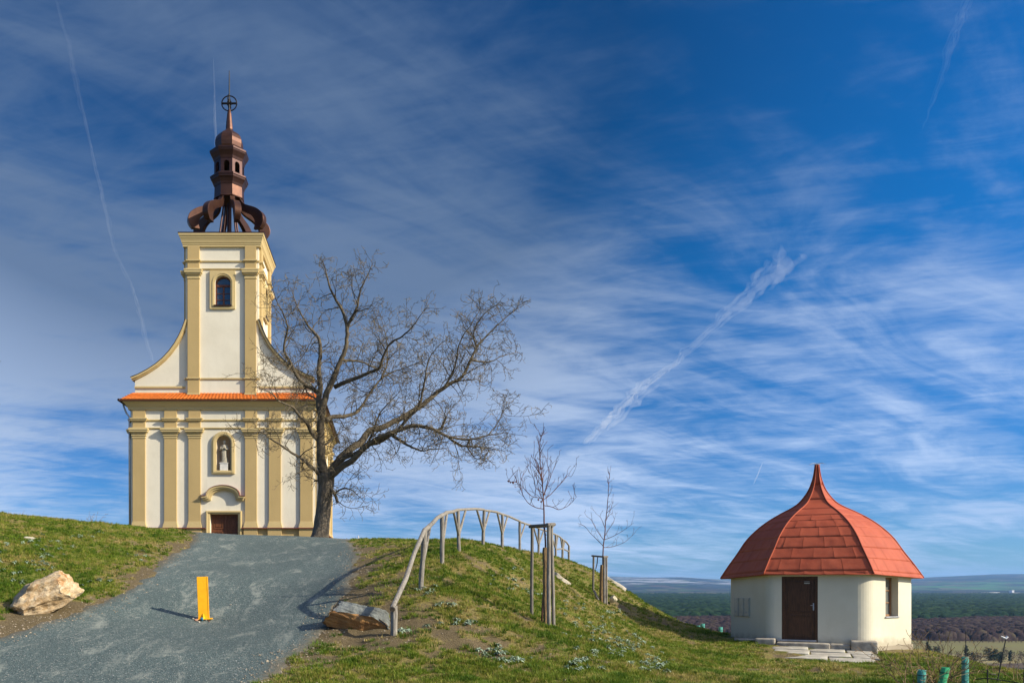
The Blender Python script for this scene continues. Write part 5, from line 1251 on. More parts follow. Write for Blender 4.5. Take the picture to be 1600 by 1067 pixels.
def boulder(p, size, rot, planes, matl, label, crustf, seed, amp):
    bm = bmesh.new(); bmesh.ops.create_icosphere(bm, subdivisions=6, radius=1.25)
    for v in bm.verts:
        for n_, d_ in planes:
            q = v.co.dot(n_)
            if q > d_: v.co -= n_*(q-d_)
        for n_, d_ in planes:
            q = v.co.dot(n_)
            if q > d_: v.co -= n_*(q-d_)
    bm.normal_update(); co = np.array([v.co[:] for v in bm.verts]); no = np.array([v.normal[:] for v in bm.verts])
    n = fbm(co[:,0]*2.2+seed, co[:,1]*2.2+co[:,2]*1.9, 5, seed)-.5; lay = fbm(co[:,0]*.7+seed, co[:,2]*6+co[:,0]*1.6+co[:,1], 4, seed+7)-.5
    rid = np.abs(fbm(co[:,0]*3+seed, co[:,1]*3-co[:,2]*3, 4, seed+17)-.5)
    dsp = amp*(n*1.6+lay*1.3-rid*.8)
    for v, d_, nn2 in zip(bm.verts, dsp, no): v.co += Vector(nn2)*float(d_)
    crust = [crustf(v.co, nn2) for v, nn2 in zip(bm.verts, no)]
    for v in bm.verts: v.co = Vector((v.co.x*size[0], v.co.y*size[1], v.co.z*size[2]))
    me = bpy.data.meshes.new('boulder'); bm.to_mesh(me); bm.free(); me.materials.append(matl); me.polygons.foreach_set('use_smooth', [True]*len(me.polygons))
    o = bpy.data.objects.new('boulder', me); COL.objects.link(o); o.location = p; o.rotation_euler = rot; set_attr(o, 'crust', np.array(crust)); return tag(o, label, 'boulder')
nv = lambda *a: Vector(a).normalized()
q = gp(66, 962); z17 = q.y
boulder(Vector((P(64, 930, q.y+.3)[0], q.y+.40, P(64, 932, q.y+.3)[2])), (.66, .46, .42), (R(8), R(-27), R(10)),
  [(nv(-1,0,.1), .92), (nv(1,0,.25), .92), (nv(0,-1,.35), .74), (nv(0,-1,-.6), .8), (nv(0,0,1), .80), (nv(0,0,-1), .8), (nv(.5,-.3,1), .92), (nv(-.6,-.2,1), .78), (nv(.9,-.6,.1), .98), (nv(-.8,-.7,-.1), 1.0), (nv(0,1,.2), .8), (nv(.2,-.9,.9), .86)],
  rock_mat('tan_rock', (.46, .36, .23, 1), (.42, .28, .14, 1), (.58, .47, .31, 1), (.34, .15, .045, 1)), 'large tan and rust-streaked boulder beside the path on the left bank', lambda c, n: .2+.4*max(0, n[2]), 3, .17)
q = gp(560, 984)
boulder(Vector((P(560, 962, q.y+.25)[0], q.y+.36, P(560, 965, q.y+.25)[2])), (.61, .36, .33), (R(-4), R(9), R(-5)),
  [(nv(-1,-.1,.35), .86), (nv(1,-.1,.3), .90), (nv(0,-1,-.55), .66), (nv(0,-1,.9), .74), (nv(.1,.1,1), .70), (nv(0,0,-1), .8), (nv(0,1,.1), .8), (nv(-.4,-.8,.9), .80), (nv(.75,-.8,.5), .93)],
  rock_mat('slate_rock', (.20, .215, .20, 1), (.30, .15, .055, 1), (.40, .21, .075, 1), (.14, .10, .07, 1)), 'grey-topped boulder with rusty orange underside beside the foot of the handrail', lambda c, n: .5+.7*(n[2]+.22)+(0 if c.x > -.62 or c.z < -.1 or c.z > .62 or c.y > .1 else -.6)*1.0, 9, .13)
def flat_slab(u, v, Zo, sz, rot, label, seed, m='pale_stone'):
    x, y = hit(u, v) if Zo is None else (P(u, v, Zo)[0], Zo); o = rough_block('stone', Vector((x, y, gz(x, y)+sz[2]*.25)), sz, 0, label, None, m, seed, .03, .04, cat='stone'); o.rotation_euler = rot
flat_slab(875, 897, 27.5, (.62, .40, .14), (R(6), R(34), R(20)), 'pale flat stone lying on the slope between the two staked saplings', 31)
flat_slab(958, 908, 33.5, (1.2, .25, .16), (R(0), R(32), R(10)), 'long pale stone on the brow of the mound beyond the farther sapling', 32)
flat_slab(48, 845, 23, (.36, .25, .12), (0, R(5), .4), 'small pale stone in the grass high on the left bank', 33)
q = gp(952, 942); stone('bag', q+Vector((.06, -.3, .10)), (.17, .13, .16), 'bag', 'crumpled pale cloth bag on the grass right of the farther stakes', 'bag', None, 51)
# low dark bench and dry shrub on the left skyline
x, y = hit(179, 826); y = 33.5; x = P(179, 822, y)[0]; gzz = gz(x, y); q = Vector((x, y, gzz))
be = thing('bench', q, 'low dark bench top showing over the crest left of the church', 'bench'); z_ = P(0, 820.5, y)[2]
part('seat', MB().box(x-.24, x+.24, y-.14, y+.14, z_-.03, z_+.035), M['window_wood'], be, bevel=.01)
for s in (-1, 1): part('leg', MB().box(x+s*.19-.02, x+s*.19+.02, y-.10, y+.10, gzz-.1, z_-.031), M['iron'], be)
def shrub(name, loc, n, L, spread, m, label, cat, seed, up=.5, group=None, r=.006):
    rnd = random.Random(seed); s = thing(name, loc, label, cat, group); b = MB()
    c3 = dict(seg=[6, 4, 3], curl=[.5, .6, .5], wig=[.12, .14, .15], up=[.1, .2, .1], kids=[5, 6], len=[L, L*.38, L*.16], ang=(25, 60), start=.25, rmin=r*.45)
    for _ in range(n):
        an = rnd.random()*6.283; p = Vector(loc)+Vector((math.cos(an), math.sin(an), 0))*rnd.random()*.12; grow([b, b, b], p, Vector((math.cos(an)*spread, math.sin(an)*spread, up)), L*rnd.uniform(.6, 1.2), r, 0, rnd, c3)
    part('stems', b, M[m], s); return s
for u, y, n, L, lb_ in ((148, 33, 9, .62, 'dry leafless shrub on the crest left of the church'), (163, 33.5, 7, .45, 'smaller dry shrub between the crest shrub and the bench'), (24, 29.5, 4, .30, 'tuft of dry stalks on the far left crest')):
    x = P(u, 0, y)[0]; shrub('dry_shrub', (x, y, gz(x, y)), n, L, .7, 'dry_stem', lb_, 'shrub', int(u), r=.008)
x, y = P(560, 0, 34)[0], 34; tag(part('marker', MB().lathe([(.06, 0), (.07, .06), (.03, .10), (.025, .17), (.012, .22)], 8, (x, y, gz(x, y)-.02)), M['white_clip'], origin=Vector((x, y, gz(x, y)))), 'small white marker on the grassy skyline right of the big tree', 'marker')

# ------------------------------------------------------------------ silver rosettes
def rosette_mesh(seed):
    rnd = random.Random(seed); mb = MB()
    for k in range(15):
        an = k*2.4+rnd.uniform(-.2, .2); L = rnd.uniform(.55, 1.)*(1-.25*k/15); w = L*.17; el = .18+.75*k/15; pts = []
        for j in range(5):
            f = j/4; r = L*f; z = L*(math.sin(el)*f-.55*f*f*math.cos(el))+.03; ww = w*math.sin(math.pi*min(.98, f*.85+.12)); pts.append((r*math.cos(el*.8), z, ww))
        vs = []
        for r, z, ww in pts:
            vs += [(r*math.cos(an)-ww*math.sin(an), r*math.sin(an)+ww*math.cos(an), z+ww*.35), (r*math.cos(an), r*math.sin(an), z), (r*math.cos(an)+ww*math.sin(an), r*math.sin(an)-ww*math.cos(an), z+ww*.35)]
        mb.add(vs, [q for j in range(4) for q in ((3*j, 3*j+1, 3*j+4, 3*j+3), (3*j+1, 3*j+2, 3*j+5, 3*j+4))])
    return mb
protos = [rosette_mesh(k) for k in range(4)]; rme = []
for mb in protos:
    me = bpy.data.meshes.new('rosette_plant'); me.from_pydata(mb.v, [], mb.f); me.materials.append(M['rosette_leaf']); me.polygons.foreach_set('use_smooth', [True]*len(me.polygons)); rme.append(me)
RZ = [(345/1600*560, 780+175/820*287, 6, 'b'), ]
spots = []
rnd = random.Random(77)
def clump(u, v, n, su, sv, kind, lb_, s0=.12, s1=.19):
    for _ in range(int(n*1.35)): spots.append((rnd.gauss(u, su), rnd.gauss(v, sv), rnd.uniform(s0, s1)*.74, kind, lb_))
for q in [(122,842,5,9,3,0,'highest on the left bank, nearest the church'), (92,850,5,12,4,0,'high on the left bank below the pale stone'), (40,850,9,18,7,0,'high on the far left bank'), (70,866,10,12,5,0,'in the middle of the left bank'), (60,884,9,12,5,0,'just above the tan boulder'), (155,835,4,10,2,0,'close under the crest of the left bank'), (10,880,4,8,10,0,'at the left edge above the boulder'), (155,908,5,12,3,0,'right of the tan boulder'), (215,872,4,12,4,0,'near the path edge on the left bank'), (30,905,4,10,4,0,'touching the left end of the boulder'),
  (665,925,8,12,3,1,'at the foot of the second handrail post'), (705,975,8,20,5,1,'between the grey-topped boulder and the nearer stakes'), (690,948,5,8,3,1,'between the handrail foot and the nearer stakes'), (630,987,4,6,2,1,'at the foot of the lowest handrail post'), (770,1022,10,14,6,1,'near the bottom of the photo below the mound'), (800,1040,8,16,6,1,'at the bottom edge below the nearer stakes'), (800,905,10,20,6,1,'on the upper mound left of the nearer sapling'), (830,925,8,20,5,1,'on the mound just behind the nearer stakes'), (845,880,4,10,3,1,'high on the mound under the handrail'),
  (890,950,10,14,6,2,'between the two stake frames'), (935,985,26,22,12,2,'on the steep flank below the farther stakes'), (980,1010,34,22,13,2,'in the thick silvery patch low on the right flank'), (1010,1035,24,18,9,2,'lowest on the right flank, towards the hut'), (930,1010,12,18,8,2,'on the lower flank right of the nearer stakes'), (900,1045,8,18,8,2,'at the bottom edge under the right flank'), (960,960,12,12,6,2,'beside the farther stakes and the cloth bag')]: clump(*q)

nr_ = 0
for u, v, s, kd, lb_ in spots:
    x, y = hit(u, v)
    zz_, sd_ = ground_h(np.array([x]), np.array([y]))
    if sd_[0] < .15: continue
    o = bpy.data.objects.new('rosette_plant', rme[rnd.randrange(4)]); COL.objects.link(o); o.location = (x, y, float(zz_[0])+.025); o.scale = (s, s, s*rnd.uniform(.9, 1.5)); o.rotation_euler = (rnd.uniform(-.25, .25), rnd.uniform(-.25, .25), rnd.random()*6.28)
    tag(o, 'silvery rosette plant '+lb_, 'plant', 'silver rosettes '+lb_); nr_ += 1

# ------------------------------------------------------------------ young vines, tubes, brambles at the lower right
def tree_tube(x, y, h, r, lean, m, label, grp, rod=None):
    z0 = gz(x, y)-.05; t_ = thing('vine_tube', (x, y, z0), label, 'plant tube', grp); n = 20
    mb = MB(); L = Vector((lean[0], lean[1], 1)); 
    vs = []; 
    for k, rr_ in ((0, r), (h, r), (h, r-.006), (0, r-.006)):
        for i in range(n):
            a = 2*math.pi*i/n; sq = 1/max(abs(math.cos(a)), abs(math.sin(a)))**.55; vs.append((x+L.x*k+rr_*sq*math.cos(a)*.9, y+L.y*k+rr_*sq*math.sin(a)*.9, z0+k))
    fs = [(q*n+i, q*n+(i+1) % n, (q+1)*n+(i+1) % n, (q+1)*n+i) for q in range(3) for i in range(n)]
    mb.add(vs, fs); part('sleeve', mb, M[m], t_, smooth=False)
    if rod: part('rod', MB().tube([(x+.01, y, z0), (x+.012, y, z0+rod)], .006, 5), M['black_wire'], t_)
    part('tie', MB().tube([(x+L.x*h*.8+(r+.012)*math.cos(a_), y+L.y*h*.8+(r+.012)*math.sin(a_), z0+h*.8) for a_ in [k*.5236 for k in range(13)]], .006, 4), M['black_wire'], t_); return t_
G = 'plastic vine tubes at the lower right'
tree_tube(P(1508,0,14.2)[0], 14.2, P(0,1026,14.2)[2]-gz(P(1508,0,14.2)[0], 14.2)+.05, .052, (0, 0), 'tube_teal', 'upright teal plastic plant tube with a tall thin rod, right of the brambles', G, 1.0)
tree_tube(P(1469,0,13.7)[0], 13.7, P(0,1042,13.7)[2]-gz(P(1469,0,13.7)[0], 13.7)+.05, .062, (.22, 0), 'tube_green', 'bright green plastic plant tube leaning to the right, middle one of the three', G)
tree_tube(P(1440,0,13.6)[0], 13.6, P(0,1046,13.6)[2]-gz(P(1440,0,13.6)[0], 13.6)+.05, .062, (.0, 0), 'tube_teal', 'upright teal plastic plant tube on the left of the three beside the brambles', G)
G2 = 'far plastic plant tubes behind the mound'
for k, (u, y, h, lb_) in enumerate(((1098, 36, .55, 'tallest of the small teal plant tubes showing between the mound and the hut'), (1091, 38, .35, 'short teal plant tube just left of the tallest far one'), (1126, 37, .42, 'small teal plant tube nearest the left wall of the hut'))):
    x = P(u, 0, y)[0]; z0 = P(0, 993, y)[2]; t_ = tree_tube(x, y, max(.4, P(0, 992, y)[2]-gz(x, y)+h), .085, (0, 0), 'tube_teal', lb_, G2)
shrub('bramble', (P(1462,0,14)[0], 14.0, gz(P(1462,0,14)[0], 14)), 20, .95, .85, 'dry_stem', 'tangle of dry brown bramble stems behind the green and teal tubes', 'bramble', 4, .85, r=.0075)
shrub('bramble', (P(1492,0,14.6)[0], 14.6, gz(P(1492,0,14.6)[0], 14.6)), 14, .8, .7, 'dry_stem', 'looser dry bramble rising beside the rightmost teal tube', 'bramble', 9, .9, r=.007)
shrub('bramble', (P(1425,0,13.4)[0], 13.4, gz(P(1425,0,13.4)[0], 13.4)-.05), 8, 1.0, .9, 'dry_stem', 'dry bramble with long arching canes left of the tubes, nearest the camera', 'bramble', 14, .8, r=.008)
shrub('dark_shrub', (P(1450,0,14.4)[0], 14.4, gz(P(1450,0,14.4)[0], 14.4)), 12, .42, .7, 'red_stem', 'low dark reddish shrub in the middle of the bramble tangle', 'shrub', 19, .8)
for k, (u, y, n, L, lb_) in enumerate(((1560, 16.5, 7, .42, 'sparse dry weed left of the wire trellis pole'), (1592, 15.5, 8, .5, 'sparse dry weed at the right edge of the photo'))):
    x = P(u, 0, y)[0]; shrub('dry_weed', (x, y, gz(x, y)), n, L, .5, 'dry_stem', lb_, 'weed', 60+k, .9, r=.006)
tr_ = thing('wire_trellis', (P(1543,0,14)[0], 14, gz(P(1543,0,14)[0], 14)), 'low black wire trellis with short uprights in the lower right corner', 'trellis')
x0_ = P(1543, 0, 14)[0]; part('upright', MB().tube([(x0_, 14, gz(x0_, 14)-.1), (x0_, 14, P(0,1045,14)[2])], .010, 6), M['black_wire'], tr_)
x1_ = P(1600, 0, 13.6)[0]; part('upright', MB().tube([(x1_, 13.6, gz(x1_, 13.6)-.1), (x1_, 13.6, P(0,1050,13.6)[2])], .010, 6), M['black_wire'], tr_)
part('wire', MB().tube(wander([P(1522,1061,14.1), P(1543,1059,14), P(1570,1063,13.9), P(1606,1069,13.6), P(1650,1072,13.4)], 4, .03, TR), .009, 5), M['black_wire'], tr_)
part('wire', MB().tube(wander([P(1530,1047,14.2), P(1545,1052,14), P(1556,1053,14)], 4, .03, TR), .007, 5), M['black_wire'], tr_)
mk = thing('marker_rod', (P(1556,0,15)[0], 15, gz(P(1556,0,15)[0], 15)), 'thin black leaning rod with a white clip on top, right of the teal tubes', 'rod')
part('rod', MB().tube([(P(1556,0,15)[0], 15, gz(P(1556,0,15)[0], 15)-.1), P(1571.5, 998, 15)], .009, 6), M['black_wire'], mk)
e = Vector(P(1571.5, 997, 15)); part('clip', MB().tube([e+Vector((-.085, 0, .04)), e+Vector((-.03, 0, .01)), e+Vector((0, 0, .0)), e+Vector((.03, 0, .035))], [.008, .018, .02, .024], 6), M['white_clip'], mk)

# ------------------------------------------------------------------ the valley: woods, fields, hamlet, hills
def field_grid(u0, u1, nu, y0, y1, ny_):
    uu = np.linspace(u0, u1, nu); yy = y0*(y1/y0)**np.linspace(0, 1, ny_); U, Y_ = np.meshgrid(uu, yy); X_ = (U-U0)/F*Y_
    ii, jj = np.meshgrid(np.arange(nu-1), np.arange(ny_-1)); a = (jj*nu+ii).ravel(); return X_, Y_, np.stack([a, a+1, a+nu+1, a+nu], 1)
def crowns(x, y, cell, s):
    """height of a canopy of separate crowns: highest of the neighbouring domes"""
    i0 = np.floor(x/cell).astype(np.int64); j0 = np.floor(y/cell).astype(np.int64); h = np.zeros_like(x); idn = np.zeros_like(x)
    for di in (-1, 0, 1):
        for dj in (-1, 0, 1):
            i = i0+di; j = j0+dj; cx_ = (i+hash2(i, j, s))*cell; cy_ = (j+hash2(i, j, s+1))*cell; rr_ = cell*(.55+.45*hash2(i, j, s+2)); d = np.hypot(x-cx_, y-cy_)/rr_
            q = np.maximum(0, 1-d*d)**.6*(.62+.38*hash2(i, j, s+3)); idn = np.where(q > h, hash2(i, j, s+4), idn); h = np.maximum(h, q)
    return h, idn
def wood_mat(name, stops, bscale=.25):
    m = bpy.data.materials.new(name); m.use_nodes = True; t = NT(m.node_tree); b = t.n['Principled BSDF']; b.inputs['Roughness'].default_value = .95; b.inputs['Specular IOR Level'].default_value = .05
    co = t.new('ShaderNodeTexCoord').outputs['Object']; at = t.new('ShaderNodeAttribute', attribute_name='kind_of_tree').outputs['Fac']; n1 = t.noise(co, bscale, 5, .7); n2 = t.noise(co, .006, 4, .6)
    f = t.m('ADD', t.m('MULTIPLY', at, .5), t.m('ADD', t.m('MULTIPLY', n1, .35), t.m('MULTIPLY', n2, .3)))
    c = t.ramp(f, stops); t.l.new(c, b.inputs['Base Color']); return m
def wood(name, u0, u1, nu, edge0, edge1, ny_, cell, H, matl, label, cat, seed):
    X_, Y_, Fq = field_grid(u0, u1, nu, edge0*.8, edge1*1.1, ny_)
    e0 = edge0*(.93+.14*fbm(X_/160., X_*0, 4, seed)) + 22*(fbm(X_/26., Y_/26., 3, seed+8)-.5); e1 = edge1*(.92+.16*fbm(X_/500., X_*0, 4, seed+1))
    ins = sm(Y_-e0, 0, 9)*(1-sm(Y_-e1, 0, 60)); cl = cell*(1+0*Y_); h, idn = crowns(X_, Y_, cell, seed)
    big = fbm(X_/120., Y_/120., 3, seed+5); g = VAL+3*(fbm(X_/900., Y_/900., 3, 5)-.5)
    Z_ = g-2+ins*(2+H*.45*h)+np.minimum(ins, sm(Y_-e0, -4, 30))*H*(.45+.45*big)*(.35+.65*(h > .02)); o = mesh_obj(name, np.stack([X_.ravel(), Y_.ravel(), Z_.ravel()], 1), Fq, matl)
    set_attr(o, 'kind_of_tree', idn.ravel()); return tag(o, label, cat, kind='stuff')
pine = wood_mat('pine_canopy', [(.25, (.004, .012, .006)), (.5, (.009, .025, .010)), (.72, (.020, .042, .014)), (.9, (.036, .054, .018))])
bare = wood_mat('bare_canopy', [(.25, (.015, .009, .010)), (.5, (.030, .019, .019)), (.72, (.050, .034, .028)), (.92, (.085, .066, .036))])
wood('pine_forest', 760, 1760, 620, 1330, 5200, 460, 15, 17, pine, 'dark green pine forest filling the valley beyond the hut', 'forest', 41)
wood('bare_woodland', 760, 1760, 1000, 930, 1340, 200, 8, 12, bare, 'purplish brown leafless wood in front of the pine forest', 'woodland', 51)
# separate field trees and hedges nearer than the wood
def valley_tree(kind, seed):
    rnd = random.Random(seed); s = thing('field_tree', (0, 0, 0), None, None); a = MB(); a.tube([(0,0,0), (.1,0,1.5), (0,.1,3.2)], [.22, .16, .08], 6); part('trunk', a, M['branch_bark'], s, local=True)
    r = np.random.default_rng(seed); n = 420; 
    if kind == 'cone':
        hgt = r.random(n)**.8; rad = (1-hgt)*1.9*(.5+.5*r.random(n)); z = .6+hgt*6.6
    else:
        hgt = r.random(n)**.85; rad = 2.9*np.sqrt(np.clip(1-(hgt*2-1)**2, 0, 1))*(.3+.7*r.random(n)); z = .7+hgt*4.4
        if kind == 'bare': n = 260; hgt = hgt[:n]; rad = rad[:n]; z = z[:n]
    an = r.random(n)*6.283; rad = rad*(.75+.4*np.sin(an*3+seed)+.25*np.sin(an*5+z*2)); z = z*(1+.15*np.sin(an*2)); C_ = np.stack([rad*np.cos(an), rad*np.sin(an), z], 1); e1 = r.normal(0, 1, (n, 3)); e2 = r.normal(0, 1, (n, 3)); sc_ = .42 if kind != 'bare' else .26
    V_ = np.stack([C_-e1*sc_*.5, C_+e1*sc_*.5, C_+e2*sc_], 1).reshape(-1, 3); mesh_obj('crown', V_, np.arange(3*n).reshape(-1, 3), mat('leaf_'+kind, *( [(.030, .055, .022)] if kind == 'cone' else ([(.040, .060, .025)] if kind == 'round' else [(.17, .125, .085)]) ), .9, .3, .5), s, local=True); return s
kinds = {'cone': valley_tree('cone', 1), 'round': valley_tree('round', 2), 'bare': valley_tree('bare', 3)}
KL = {'cone': 'dark conical conifer among the hedges of the valley fields', 'round': 'dark green rounded tree among the hedges of the valley fields', 'bare': 'small brown leafless tree among the hedges of the valley fields'}
rnd = random.Random(88); used = set()
VT = [(1452,780,'round',1.0), (1462,760,'round',1.2), (1470,700,'bare',.9), (1478,690,'bare',1.), (1486,740,'bare',.9), (1496,720,'bare',1.1), (1510,790,'bare',.9), (1521,660,'cone',1.15), (1532,700,'bare',1.0), (1541,760,'bare',1.2), (1547,690,'round',1.0), (1556,720,'round',1.25), (1565,700,'round',1.15), (1573,730,'bare',1.1), (1584,700,'bare',1.2), (1594,720,'bare',1.1), (1604,710,'round',1.1), (1618,700,'bare',1.2), (1640,720,'round',1.), (1445,740,'round',.9), (1502,690,'bare',1.), (1578,640,'bare',.8), (1590,655,'bare',.9), (1600,650,'bare',.9),
      (1074,1010,'bare',1.3), (1084,990,'bare',1.2), (1106,980,'round',1.0), (1118,960,'bare',1.3), (1127,1000,'round',1.2), (1066,1050,'bare',1.3), (1136,950,'bare',1.2), (1095,1040,'bare',1.2)]
for _ in range(34): VT.append((rnd.uniform(1440, 1640), rnd.uniform(620, 780), rnd.choice(['bare', 'bare', 'round', 'bare', 'cone']), rnd.uniform(.7, 1.5)))
for u in np.arange(1432, 1640, 7.5): VT.append((float(u)+rnd.uniform(-2, 2), 905, 'bare', rnd.uniform(.5, .8)))
for u, y, kd, s in VT:
    src = kinds[kd]; o = src if kd not in used else copy_tree(src); used.add(kd)
    x = P(u, 0, y)[0]; g = float(base_h(np.array([x]), np.array([float(y)]))[0]); o.location = (x, y, g-.2); o.scale = (s*1.15, s*1.15, s); o.rotation_euler = (0, 0, rnd.random()*6)
    if y == 905: tag(o, 'small leafless tree in the row along the pale track before the wood', 'tree', 'row of trees along the valley track')
    elif u < 1200: tag(o, {'round': 'dark rounded tree by the hamlet seen between the mound and the hut', 'bare': 'brown leafless tree by the hamlet seen between the mound and the hut'}[kd], 'tree', {'round': 'dark trees by the hamlet', 'bare': 'bare trees by the hamlet'}[kd])
    else: tag(o, KL[kd], 'tree', {'cone': 'conifers in the valley', 'round': 'dark rounded trees in the valley', 'bare': 'bare trees in the valley'}[kd])
mat('house_wall', (.62, .56, .46), .9, .1, .3); mat('house_roof', (.28, .12, .07), .9, .2, .3); mat('shed_white', (.8, .8, .78), .8, .05, .05); mat('pane_dark', (.05, .06, .07), .3, .1, 1)
for k, (u, y, w_, h_, lb_) in enumerate(((1079, 1120, 10, 4.0, 'leftmost tiny hamlet house between the mound and the hut'), (1089, 1150, 9, 3.6, 'second tiny hamlet house, behind the tall far plant tube'), (1112, 1130, 12, 4.2, 'widest tiny hamlet house, right of the far plant tube'), (1122, 1180, 8, 3.6, 'tiny hamlet house nearest the hut wall'))):
    x = P(u, 0, y)[0]; g = float(base_h(np.array([x]), np.array([float(y)]))[0]); s = thing('cottage', (x, y, g), lb_, 'house', 'cottages in the hamlet')
    part('wall', MB().box(x-w_/2, x+w_/2, y, y+7, g-1, g+h_), M['house_wall'], s)
    part('roof', MB().add([(x-w_/2-.4, y-.5, g+h_+.002), (x+w_/2+.4, y-.5, g+h_+.002), (x+w_/2+.4, y+7.5, g+h_+.002), (x-w_/2-.4, y+7.5, g+h_+.002), (x-w_/2, y+3.5, g+h_+3), (x+w_/2, y+3.5, g+h_+3)], [(0,1,5,4), (2,3,4,5), (1,2,5), (3,0,4), (0,3,2,1)]), M['house_roof'], s)
    for q in (-.28, .05, .3): part('window', MB().box(x+w_*q-.5, x+w_*q+.5, y-.06, y-.002, g+1.2, g+2.5), M['pane_dark'], s)
for k, (u, w_, h_, lb_) in enumerate(((1545, 70, 11, 'long low white shed on the far edge of the valley, leftmost'), (1556, 60, 14, 'white shed on the far edge of the valley, right of the long low one'), (1583, 16, 30, 'tall pale tower block on the far edge of the valley'), (1588, 60, 10, 'low white shed beside the tall far tower block'))):
    y = 6300; x = P(u, 0, y)[0]; g = float(base_h(np.array([x]), np.array([float(y)]))[0]); s = thing('warehouse' if h_ < 20 else 'tower_block', (x, y, g), lb_, 'building', 'buildings on the far side of the valley')
    part('wall', MB().box(x-w_/2, x+w_/2, y, y+30, g-3, g+h_), M['shed_white'], s); part('roof', MB().box(x-w_/2-1, x+w_/2+1, y-1, y+31, g+h_+.01, g+h_+1.5), M['house_wall'], s)

# far hills
X_, Y_, Fq = field_grid(-1400, 3400, 620, 6600, 26000, 90)
U_ = X_/Y_*F+U0
def bumpu(c, w, a): return a*np.exp(-((U_-c)/w)**2)
topv = 902 + 3.5*(fbm(U_/160., U_*0, 4, 3)-.5)*2 - bumpu(1075, 75, 1.5) - bumpu(990, 40, -1) - bumpu(1590, 130, 6) - bumpu(1180, 90, -3) - bumpu(700, 260, 3) + bumpu(1440, 60, 1)
ridgeY = 15500+1500*fbm(U_/200., U_*0, 3, 9); hr_ = (V0-topv)/F*ridgeY
f = np.clip((Y_-7200)/(ridgeY-7200), 0, 1); prof_ = (f**1.35)
Z_ = VAL-4+(hr_-VAL+4)*prof_ + (fbm(X_/900., Y_/1100., 5, 12)-.5)*90*np.sin(np.pi*np.clip(f, 0, 1))
bk = np.clip((Y_-ridgeY)/6000, 0, 1); Z_ = Z_-bk*260
hm = bpy.data.materials.new('far_hills'); hm.use_nodes = True; t = NT(hm.node_tree); b = t.n['Principled BSDF']; b.inputs['Roughness'].default_value = 1; b.inputs['Specular IOR Level'].default_value = 0
co = t.new('ShaderNodeTexCoord').outputs['Object']; mp = t.new('ShaderNodeMapping'); t.l.new(co, mp.inputs[0]); mp.inputs['Scale'].default_value = (.0011, .0007, .002); vo = t.new('ShaderNodeTexVoronoi'); t.l.new(mp.outputs[0], vo.inputs['Vector']); sv = t.new('ShaderNodeSeparateColor'); t.l.new(vo.outputs['Color'], sv.inputs[0])
c = t.ramp(sv.outputs[0], [(0, (.02, .032, .02)), (.30, (.06, .09, .03)), (.52, (.09, .07, .05)), (.70, (.02, .03, .018)), (.86, (.13, .11, .08))], 'CONSTANT')
wn = t.noise(co, .0007, 6, .62, .5); sp = t.new('ShaderNodeSeparateXYZ'); t.l.new(co, sp.inputs[0])
c = t.mix(t.sstep(wn, .46, .58, 0., .9), c, (.015, .022, .018, 1))
sn = t.noise(co, .0011, 8, .68, .7); lefty = t.sstep(t.m('DIVIDE', sp.outputs[0], sp.outputs[1]), .50, .40)
c = t.mix(t.m('MULTIPLY', t.m('MULTIPLY', t.sstep(sn, .52, .58, 0., .75), t.sstep(sp.outputs[2], -10., 60.)), lefty), c, (.42, .42, .42, 1))
gr = t.m('MULTIPLY', t.sstep(sp.outputs[1], 11800., 11200.), t.m('MULTIPLY', t.sstep(sp.outputs[1], 8400., 9000.), t.sstep(sn, .58, .42)))
c = t.mix(t.m('MULTIPLY', gr, t.m('SUBTRACT', 1., lefty)), c, (.07, .17, .06, 1)); t.l.new(c, b.inputs['Base Color'])
tag(mesh_obj('hills', np.stack([X_.ravel(), Y_.ravel(), Z_.ravel()], 1), Fq, hm, smooth=True), kind='structure')

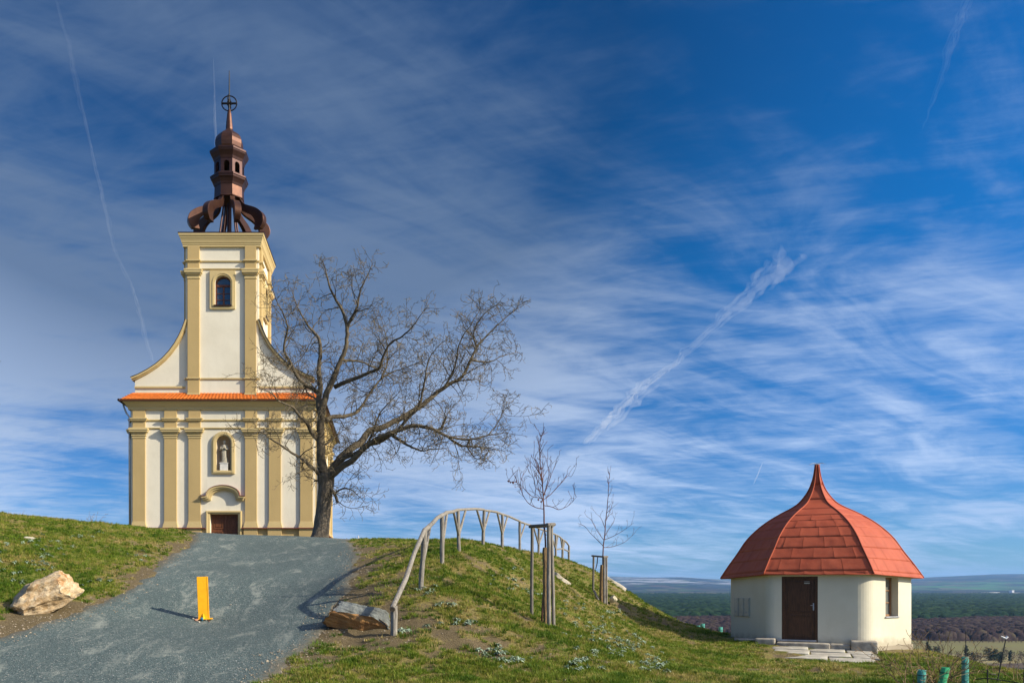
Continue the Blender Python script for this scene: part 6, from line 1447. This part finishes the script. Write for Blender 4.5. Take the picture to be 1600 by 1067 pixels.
# ------------------------------------------------------------------ vapour trails high above, as real tubes of thin cloud
def vapour(name, px_, widths, alt, dens, label, wob=.0, strands=14):
    """centre line given by directions, placed at altitude alt; widths in photo pixels at that distance"""
    rnd = random.Random(len(label)); pts = []; rad = []
    for (u, v), w in zip(px_, widths):
        d = Vector(((u-U0)/F, 1, (V0-v)/F)); tt = alt/d.z; p = d*tt; pts.append(p); rad.append(w/2/F*tt)
    n = 14; L_ = []; 
    for i in range(len(pts)-1):
        for k in range(6): f = k/6; L_.append((pts[i].lerp(pts[i+1], f), rad[i]*(1-f)+rad[i+1]*f))
    L_.append((pts[-1], rad[-1])); P_ = []; R_ = []
    for p, r in L_: P_.append(p+Vector((rnd.gauss(0,1), rnd.gauss(0,1), rnd.gauss(0,.3)))*r*wob); R_.append(r*(1+rnd.uniform(-wob, wob)))
    R_[0] *= .1; R_[-1] *= .1
    m = bpy.data.materials.new(name); m.use_nodes = True; t = NT(m.node_tree); t.n.remove(t.n['Principled BSDF']); vp = t.new('ShaderNodeVolumePrincipled'); vp.inputs['Color'].default_value = (.95, .97, 1, 1); vp.inputs['Density'].default_value = dens; vp.inputs['Anisotropy'].default_value = .1
    t.l.new(vp.outputs[0], t.n['Material Output'].inputs['Volume'])
    mb = MB(); mb.tube(P_, [r*.55 for r in R_], n)
    for q in range(strands):
        a_ = rnd.random()*6.283; b_ = rnd.uniform(.3, .85); st0 = rnd.randint(0, max(0, len(P_)-8)); en = min(len(P_), st0+rnd.randint(5, 14)); ax = (P_[-1]-P_[0]).normalized(); o1 = ax.orthogonal(); o2 = ax.cross(o1)
        qq = [P_[i]+(o1*math.cos(a_)+o2*math.sin(a_))*R_[i]*(b_+rnd.gauss(0, .12)) for i in range(st0, en)]
        rr2 = [R_[i]*rnd.uniform(.18, .34) for i in range(st0, en)]; rr2[0] *= .1; rr2[-1] *= .1; mb.tube(qq, rr2, 8)
    o = part('vapour_trail', mb, m, origin=P_[len(P_)//2], smooth=True); return tag(o, label, 'vapour trail')
vapour('trail_a', [(1232,412),(1205,432),(1172,462),(1120,507),(1060,562),(1010,600),(970,638),(935,672),(912,694)], [50,38,24,15,12,21,22,16,10], 9000, .00026, 'broad diagonal vapour trail in the middle of the sky', .2, 30)
vapour('trail_b', [(333.5,88),(334.5,130),(336,170),(337.5,215),(339,262)], [1.6,2.8,3.4,4.0,4.4], 10000, .0022, 'fresh thin vertical vapour trail just left of the church spire')
vapour('trail_c', [(84,-12),(108,70),(122,140),(140,220),(155,285),(168,345),(178,392),(204,440),(216,480),(228,525),(241,568)], [7,9,10,9,9,9,6,6,9,9,4], 9500, .00027, 'long faint vapour trail falling from the top left corner to the church gable', .12, 26)
vapour('trail_e', [(1512,-10),(1494,50),(1468,130),(1440,208)], [16,14,9,5], 9000, .00020, 'faint broken vapour trail in the upper right corner', .2, 18)
vapour('trail_f', [(1192,722),(1184,742),(1177,757)], [2.2,2.4,1.6], 9000, .0007, 'very short thin vapour trail above and left of the hut roof')

# ------------------------------------------------------------------ air over the valley
hz = MB().box(-26000, 30000, -60, 30500, -420, 420); hmz = bpy.data.materials.new('haze'); hmz.use_nodes = True; t = NT(hmz.node_tree); t.n.remove(t.n['Principled BSDF'])
vp = t.new('ShaderNodeVolumePrincipled'); vp.inputs['Color'].default_value = (.30, .56, 1, 1); vp.inputs['Density'].default_value = HAZE; vp.inputs['Anisotropy'].default_value = .2; t.l.new(vp.outputs[0], t.n['Material Output'].inputs['Volume'])
tag(part('haze', hz, hmz), kind='stuff'); 
SC.cycles.volume_bounces = 1
